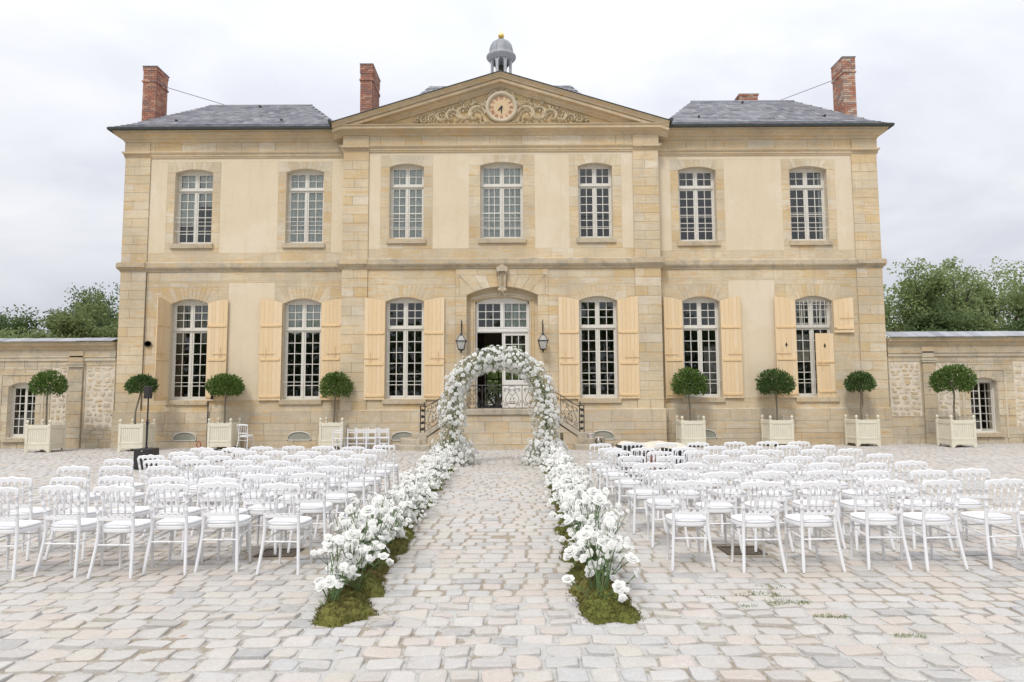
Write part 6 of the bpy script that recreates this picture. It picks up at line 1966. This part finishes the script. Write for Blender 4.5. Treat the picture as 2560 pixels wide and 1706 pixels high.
def flower_row(s, label, seed):
    rr = random.Random(seed)
    xline = (lambda y: -1.03 - 0.26 * (y - 5.5) / 11.5) if s < 0 else (lambda y: 1.12 + 0.26 * (y - 5.5) / 11.5)
    t = thing('flower_border', label, 'flower border', (xline(5.6), 5.6, 0), 0, 'white flower borders lining the aisle')
    # moss cushions
    mo = MB(); tuft = MB()
    y = 5.52
    while y < 16.9:
        w = rr.uniform(0.14, 0.23) * (1.0 if y < 9 else 0.9); l = rr.uniform(0.18, 0.32); h = rr.uniform(0.07, 0.14)
        if y < 5.6: w, l, h = 0.235, 0.23, 0.10
        cx_ = xline(y) + rr.uniform(-0.06, 0.06) + (0.025 if s < 0 else -0.025) * (y > 5.7)
        if y < 5.6: cx_ += 0.03 * -s
        n, m_ = 18, 5; v = []; ph = rr.uniform(0, 6)
        for j in range(m_ + 1):
            k = j / m_
            for i in range(n):
                a = 2 * math.pi * i / n
                e = 1 + 0.16 * math.sin(3 * a + ph) + 0.10 * math.sin(5 * a + ph * 2)
                v.append((cx_ + w * e * (1 - k * 0.97) * math.cos(a), y + l * e * (1 - k * 0.97) * math.sin(a), h * math.sin(k * math.pi / 2) ** 0.7 + rr.uniform(-0.02, 0.02) * (j > 0) - 0.01 * (j == 0)))
        f = [(j * n + i, j * n + (i + 1) % n, (j + 1) * n + (i + 1) % n, (j + 1) * n + i) for j in range(m_) for i in range(n)]
        mo.add(v, f, True)
        for _ in range(1500 if y < 6 else (700 if y < 9 else 220)):
            a = rr.uniform(0, 6.28); q = rr.random() ** 0.5 * 1.03
            e = (1 + 0.16 * math.sin(3 * a + ph) + 0.10 * math.sin(5 * a + ph * 2)) * q
            p = Vector((cx_ + w * e * math.cos(a), y + l * e * math.sin(a), h * math.sin((1 - min(1, q)) * math.pi / 2) ** 0.7 - 0.004))
            d_ = Vector((rr.uniform(-1, 1), rr.uniform(-1, 1), rr.uniform(0.1, 1.1)))
            leaf_quad(tuft, p, d_, rvec(rr), rr.uniform(0.015, 0.042), rr.uniform(0.005, 0.012))
        y += l * rr.uniform(0.75, 1.15)
    obj('moss_bed', mo, M['moss'], t, kind='stuff')
    obj('moss_tufts', tuft, M['moss'], t, kind='stuff')
    stems = MB(); bl = []
    def stem(root, tip, r0):
        mid = root.lerp(tip, 0.55) + Vector((rr.uniform(-0.03, 0.03), rr.uniform(-0.03, 0.03), 0.02))
        stems.tube(smooth_curve([tuple(root), tuple(mid), tuple(tip)], 3), r0, 5, caps=False)
    # clumps of stems rise from the moss and fan out
    y = 5.62
    while y < 16.8:
        big_ = rr.uniform(0.75, 1.0) if y < 7.5 else rr.uniform(0.55, 0.85)
        root = Vector((xline(y) + rr.uniform(-0.08, 0.08), y, 0.05))
        n = rr.randint(7, 10) if y < 6.5 else rr.randint(10, 13)
        for k in range(n):
            H = big_ * rr.choice((0.16, 0.28, 0.36, 0.46, 0.56, 0.66)) * rr.uniform(0.85, 1.15)
            if y > 8: H *= 0.85
            spx = max(-0.25, min(0.25, rr.gauss(0, 0.115))) + (-0.03 if s < 0 else 0.03); spy = rr.gauss(0, 0.12)
            if H < 0.25: spx *= 1.3
            tip = root + Vector((spx, spy, H)); d_ = Vector((spx * 1.6 + rr.uniform(-0.3, 0.3), spy * 1.4 - 0.35 + rr.uniform(-0.35, 0.3), 0.62))
            if rr.random() < 0.42:
                bl.append((tip, d_, rr.choice((rr.uniform(0.038, 0.05), rr.uniform(0.05, 0.068))), False)); stem(root + Vector((spx * 0.1, spy * 0.1, 0)), tip, 0.0045)
            else:
                j = root.lerp(tip, 0.68); stem(root, j, 0.0035)
                for _ in range(rr.randint(3, 4)):
                    q = tip + Vector((rr.uniform(-0.07, 0.07), rr.uniform(-0.07, 0.07), rr.uniform(-0.06, 0.05)))
                    stems.tube([j, q], 0.0022, 4, caps=False)
                    bl.append((q, d_ + rvec(rr) * 0.5, rr.uniform(0.020, 0.036), True))
            if rr.random() < 0.5:
                p = root.lerp(tip, rr.uniform(0.3, 0.8)); leaf_quad(stems, p, rvec(rr) + Vector((0, 0, 0.4)), rvec(rr), 0.05, 0.018)
        for _ in range(9): leaf_quad(stems, root + Vector((rr.uniform(-0.08, 0.08), rr.uniform(-0.08, 0.08), 0)), Vector((rr.uniform(-1, 1), rr.uniform(-1, 1), 0.8)), rvec(rr), 0.09, 0.012)
        y += rr.uniform(0.10, 0.16) if y > 6.2 else rr.uniform(0.14, 0.20)
    obj('stems', stems, M['stem'], t, kind='stuff')
    put_blooms(t, bl, rr, lambda b: b[0].y - b[2] * 25)
    return t
flower_row(-1, 'row of white roses growing out of moss, along the left side of the aisle', 31)
flower_row(1, 'row of white roses growing out of moss, along the right side of the aisle', 32)

def arch_build():
    rr = random.Random(77)
    AXc, AY = 0.03, 18.0
    t = thing('floral_arch', 'round topped wedding arch of white roses and gypsophila at the end of the aisle', 'flower arch', (AXc, AY, 0))
    def centre(u):        # u 0..1 along the arch; legs are 1.55 m then a half circle of radius 1.19
        L1, Rr = 1.60, 1.215; tot = 2 * L1 + math.pi * Rr; d_ = u * tot
        if d_ < L1: return Vector((AXc - Rr - 0.05 * (1 - d_ / L1), AY, d_)), Vector((0, 0, 1)), d_
        if d_ > tot - L1: return Vector((AXc + Rr + 0.05 * (1 - (tot - d_) / L1), AY, tot - d_)), Vector((0, 0, -1)), tot - d_
        a = math.pi - (d_ - L1) / Rr
        return Vector((AXc + Rr * math.cos(a), AY, L1 + Rr * 0.97 * math.sin(a))), Vector((math.sin(a), 0, -math.cos(a))), 9
    def rad_(leg):
        if leg > 5: return 0.285
        return 0.325 + (0.34 * max(0, 1 - leg / 0.72) ** 0.8 if leg < 0.72 else 0.0) + 0.03 * math.sin(leg * 6)
    fr_ = MB(); pts = [centre(u)[0] for u in frange(0, 1, 50)]
    fr_.tube(pts, 0.03, 8); obj('frame', fr_, M['stem'], t)
    bl = []; gyp = MB(); grn = MB()
    def sample():
        if rr.random() < 0.24: u = rr.choice((rr.uniform(0, 0.085), rr.uniform(0.915, 1)))
        else: u = rr.random()
        c, tg, leg = centre(u); R0 = rad_(leg)
        a = rr.uniform(0, 2 * math.pi)
        s1 = Vector((0, 1, 0)); s2 = tg.cross(s1)
        d_ = (s1 * math.sin(a) + s2 * math.cos(a)).normalized()
        return c, d_, R0, leg, tg
    def clamp(p): return Vector((p.x, p.y, max(0.02, p.z)))
    n = 0; tries = 0
    while n < 1150 and tries < 20000:
        tries += 1
        c, d_, R0, leg, tg = sample()
        if d_.y > 0.45 and rr.random() < 0.75: continue
        sp_ = rr.random() < 0.45
        r = rr.uniform(0.024, 0.038) if sp_ else rr.uniform(0.044, 0.068)
        q = rr.uniform(0.88, 1.08)
        p = clamp(c + d_ * R0 * q + tg * rr.uniform(-0.02, 0.02))
        if rr.random() < 0.10: p = clamp(c + d_ * R0 * rr.uniform(1.12, 1.35))
        if any((p - b[0]).length < (r + b[2]) * 0.62 for b in bl): continue
        bl.append((p, d_ + rvec(rr) * 0.35 + Vector((0, -0.25, 0.15)), r, sp_)); n += 1
    put_blooms(t, bl, rr, lambda b: (1.0 if b[0].y > AY + 0.1 else 0) - b[2] * 10 + (0.2 if b[3] else 0))
    for _ in range(30000):
        c, d_, R0, leg, tg = sample()
        q = rr.random() ** 0.33 * 1.12
        p = clamp(c + d_ * R0 * q + rvec(rr) * 0.03)
        w = rr.uniform(0.008, 0.017)
        d1 = rvec(rr); leaf_quad(gyp, p, d1, rvec(rr), w * 1.3, w * 1.3)
    for _ in range(14000):
        c, d_, R0, leg, tg = sample()
        q = rr.random() ** 0.5 * 1.0
        p = clamp(c + d_ * R0 * q)
        leaf_quad(grn, p, d_ + rvec(rr) * 0.9 + Vector((0, 0, 0.4)), rvec(rr), rr.uniform(0.03, 0.085), rr.uniform(0.006, 0.014))
    for _ in range(5000):
        c, d_, R0, leg, tg = sample()
        p = clamp(c + d_ * R0 * rr.uniform(0.1, 0.8))
        leaf_quad(grn, p, d_ + rvec(rr), rvec(rr), rr.uniform(0.05, 0.09), rr.uniform(0.02, 0.035))
    obj('gypsophila', gyp, M['gyp'], t, kind='stuff'); obj('greenery', grn, M['gypgreen'], t, kind='stuff')
arch_build()

# ================================================================== SMALL THINGS
t = thing('column_speaker', 'black column loudspeaker on a pole above its square bass bin, behind the left chairs', 'loudspeaker', (-8.80, 17.0, 0))
def at_(mb): mb.V = [(-8.80 + x, 17.0 + y, z) for x, y, z in mb.V]; return mb
mb = MB(); mb.cbox(-0.21, 0.21, 0.0, 0.44, 0.015, 0.52, 0.015); b_ = obj('bass_bin', at_(mb), M['black'], t)
mb = MB(); mb.box(-0.19, 0.19, -0.006, 0.0, 0.04, 0.50); obj('bin_grille', at_(mb), M['grille'], b_, world=False)
mb = MB(); mb.box(-0.012, 0.012, -0.009, -0.005, 0.455, 0.475); obj('badge', at_(mb), M['ventframe'], b_, world=False)
mb = MB(); mb.tube([(0, 0.2, 0.52), (0, 0.2, 1.12)], 0.024, 12); mb.tube([(0, 0.2, 1.05), (0, 0.2, 1.80)], 0.018, 12); mb.lathe([(0.04, 0.52), (0.04, 0.54), (0.026, 0.56)], (0, 0.2, 0), 12)
mb.tube([(0, 0.2, 1.10), (0, 0.2, 1.2)], 0.032, 10); mb.tube([(0.02, 0.2, 1.15), (0.07, 0.2, 1.15)], 0.012, 8); mb.tube([(0.02, 0.2, 1.22), (0.06, 0.2, 1.22)], 0.010, 8)
obj('pole', at_(mb), M['black'], t)
mb = MB(); mb.cbox(-0.075, 0.075, 0.10, 0.26, 1.76, 2.07, 0.012); h_ = obj('speaker_head', at_(mb), M['black'], t)
mb = MB(); mb.box(-0.062, 0.062, 0.094, 0.10, 1.775, 2.055); obj('head_grille', at_(mb), M['grille'], h_, world=False)

def cable(name, label, cat, pts, r, mk):
    t_ = MB(); t_.tube(smooth_curve(pts, 6), r, 6); o = obj(name, t_, M[mk]); o['label'] = label; o['category'] = cat; return o
cable('cable', 'thin black cable lying across the cobbles behind the left chairs', 'cable', [(-8.4, 17.5, 0.02), (-7.8, 19.0, 0.02), (-8.3, 21.5, 0.02), (-9.6, 23.3, 0.02), (-10.5, 24.5, 0.03)], 0.012, 'black')
cable('hose', 'short coil of red hose against the wall beside the drain pipe', 'hose', [(-10.85 + 0.07 * math.cos(a), 24.55, 0.13 + 0.11 * math.sin(a)) for a in frange(0, 12, 22)], 0.014, 'redhose')

def case(x, y, w, d_, h, label, name='equipment_case', mk='black', cat='case'):
    t_ = thing(name, label, cat, (x, y, 0))
    mb = MB(); mb.cbox(x - w / 2, x + w / 2, y - d_ / 2, y + d_ / 2, 0.01, h, 0.025); obj('body', mb, M[mk], t_)
    mb = MB(); mb.box(x - w / 2 - 0.004, x + w / 2 + 0.004, y - d_ / 2 - 0.004, y + d_ / 2 + 0.004, h * 0.62, h * 0.65); obj('lid_seam', mb, M['grille'], t_)
    mb = MB(); mb.tube(smooth_curve([(x - 0.1, y - d_ / 2, h * 0.75), (x - 0.09, y - d_ / 2 - 0.04, h * 0.83), (x + 0.09, y - d_ / 2 - 0.04, h * 0.83), (x + 0.1, y - d_ / 2, h * 0.75)], 4), 0.01, 6); obj('handle', mb, M['iron'], t_)
case(2.72, 13.75, 0.55, 0.3, 0.78, 'tall black equipment case standing behind the farthest right hand row, left one')
case(3.62, 13.8, 0.50, 0.3, 0.76, 'tall black equipment case standing behind the farthest right hand row, right one')
t = thing('bag', 'brown leather bag on the ground between the two black cases', 'bag', (3.16, 13.75, 0))
mb = MB(); mb.lathe([(0.16, 0.01), (0.18, 0.1), (0.17, 0.45), (0.12, 0.66), (0.05, 0.72)], (3.16, 13.75, 0), 14); obj('body', mb, M['brown'], t)
mb = MB(); mb.tube([(3.16 + 0.09 * math.cos(a), 13.72, 0.68 + 0.13 * math.sin(a)) for a in frange(0, math.pi, 10)], 0.01, 6); obj('handle', mb, M['brown'], t)
def cloth(x0, x1, y0, y1, z, name, label, mk, seed):
    rr = random.Random(seed); mb = MB(); nx, ny = 18, 8; v = []
    for j in range(ny + 1):
        for i in range(nx + 1):
            u, w = i / nx, j / ny
            e = max(abs(u * 2 - 1), abs(w * 2 - 1))
            v.append((x0 + (x1 - x0) * u, y0 + (y1 - y0) * w, z + rr.uniform(-0.012, 0.014) + 0.02 * math.sin(u * 13) - (0.10 * (e - 0.8) / 0.2 if e > 0.8 else 0)))
    mb.add(v, [(j * (nx + 1) + i, j * (nx + 1) + i + 1, (j + 1) * (nx + 1) + i + 1, (j + 1) * (nx + 1) + i) for j in range(ny) for i in range(nx)], True)
    o = obj(name, mb, M[mk]); o['label'] = label; o['category'] = 'cloth'
cloth(2.42, 3.9, 13.6, 13.98, 0.815, 'dust_sheet', 'crumpled cream cloth spread over the black equipment cases', 'cloth', 4)

# scattered green tufts and a fallen leaf
rg = random.Random(9); gm = MB()
for (gx, gy, gr_, n) in ((2.62, 5.80, 0.16, 420), (2.50, 6.05, 0.14, 260), (2.30, 5.72, 0.05, 90), (2.85, 5.45, 0.10, 220), (2.1, 5.95, 0.05, 60), (3.2, 5.0, 0.08, 120), (2.7, 6.3, 0.10, 140), (-2.9, 4.4, 0.05, 60)):
    for _ in range(n):
        a = rg.uniform(0, 6.28); q = rg.random() ** 0.5 * gr_
        leaf_quad(gm, Vector((gx + q * math.cos(a) * 1.5, gy + q * math.sin(a) * 0.6, -0.004)), Vector((rg.uniform(-1, 1), rg.uniform(-1, 1), 1.1)), rvec(rg), rg.uniform(0.012, 0.030), rg.uniform(0.003, 0.007))
o = obj('grass_tufts', gm, M['grass'], kind='stuff'); o['label'] = 'low green tufts growing in the joints of the cobbles, front right'; o['category'] = 'grass'
lm = MB(); leaf_quad(lm, Vector((-2.02, 5.02, 0.018)), Vector((1, 0.3, 0.1)), Vector((0, 0, 1)), 0.06, 0.03)
o = obj('fallen_leaf', lm, M['deadleaf']); o['label'] = 'single orange dead leaf on the cobbles left of the flowers'; o['category'] = 'leaf'
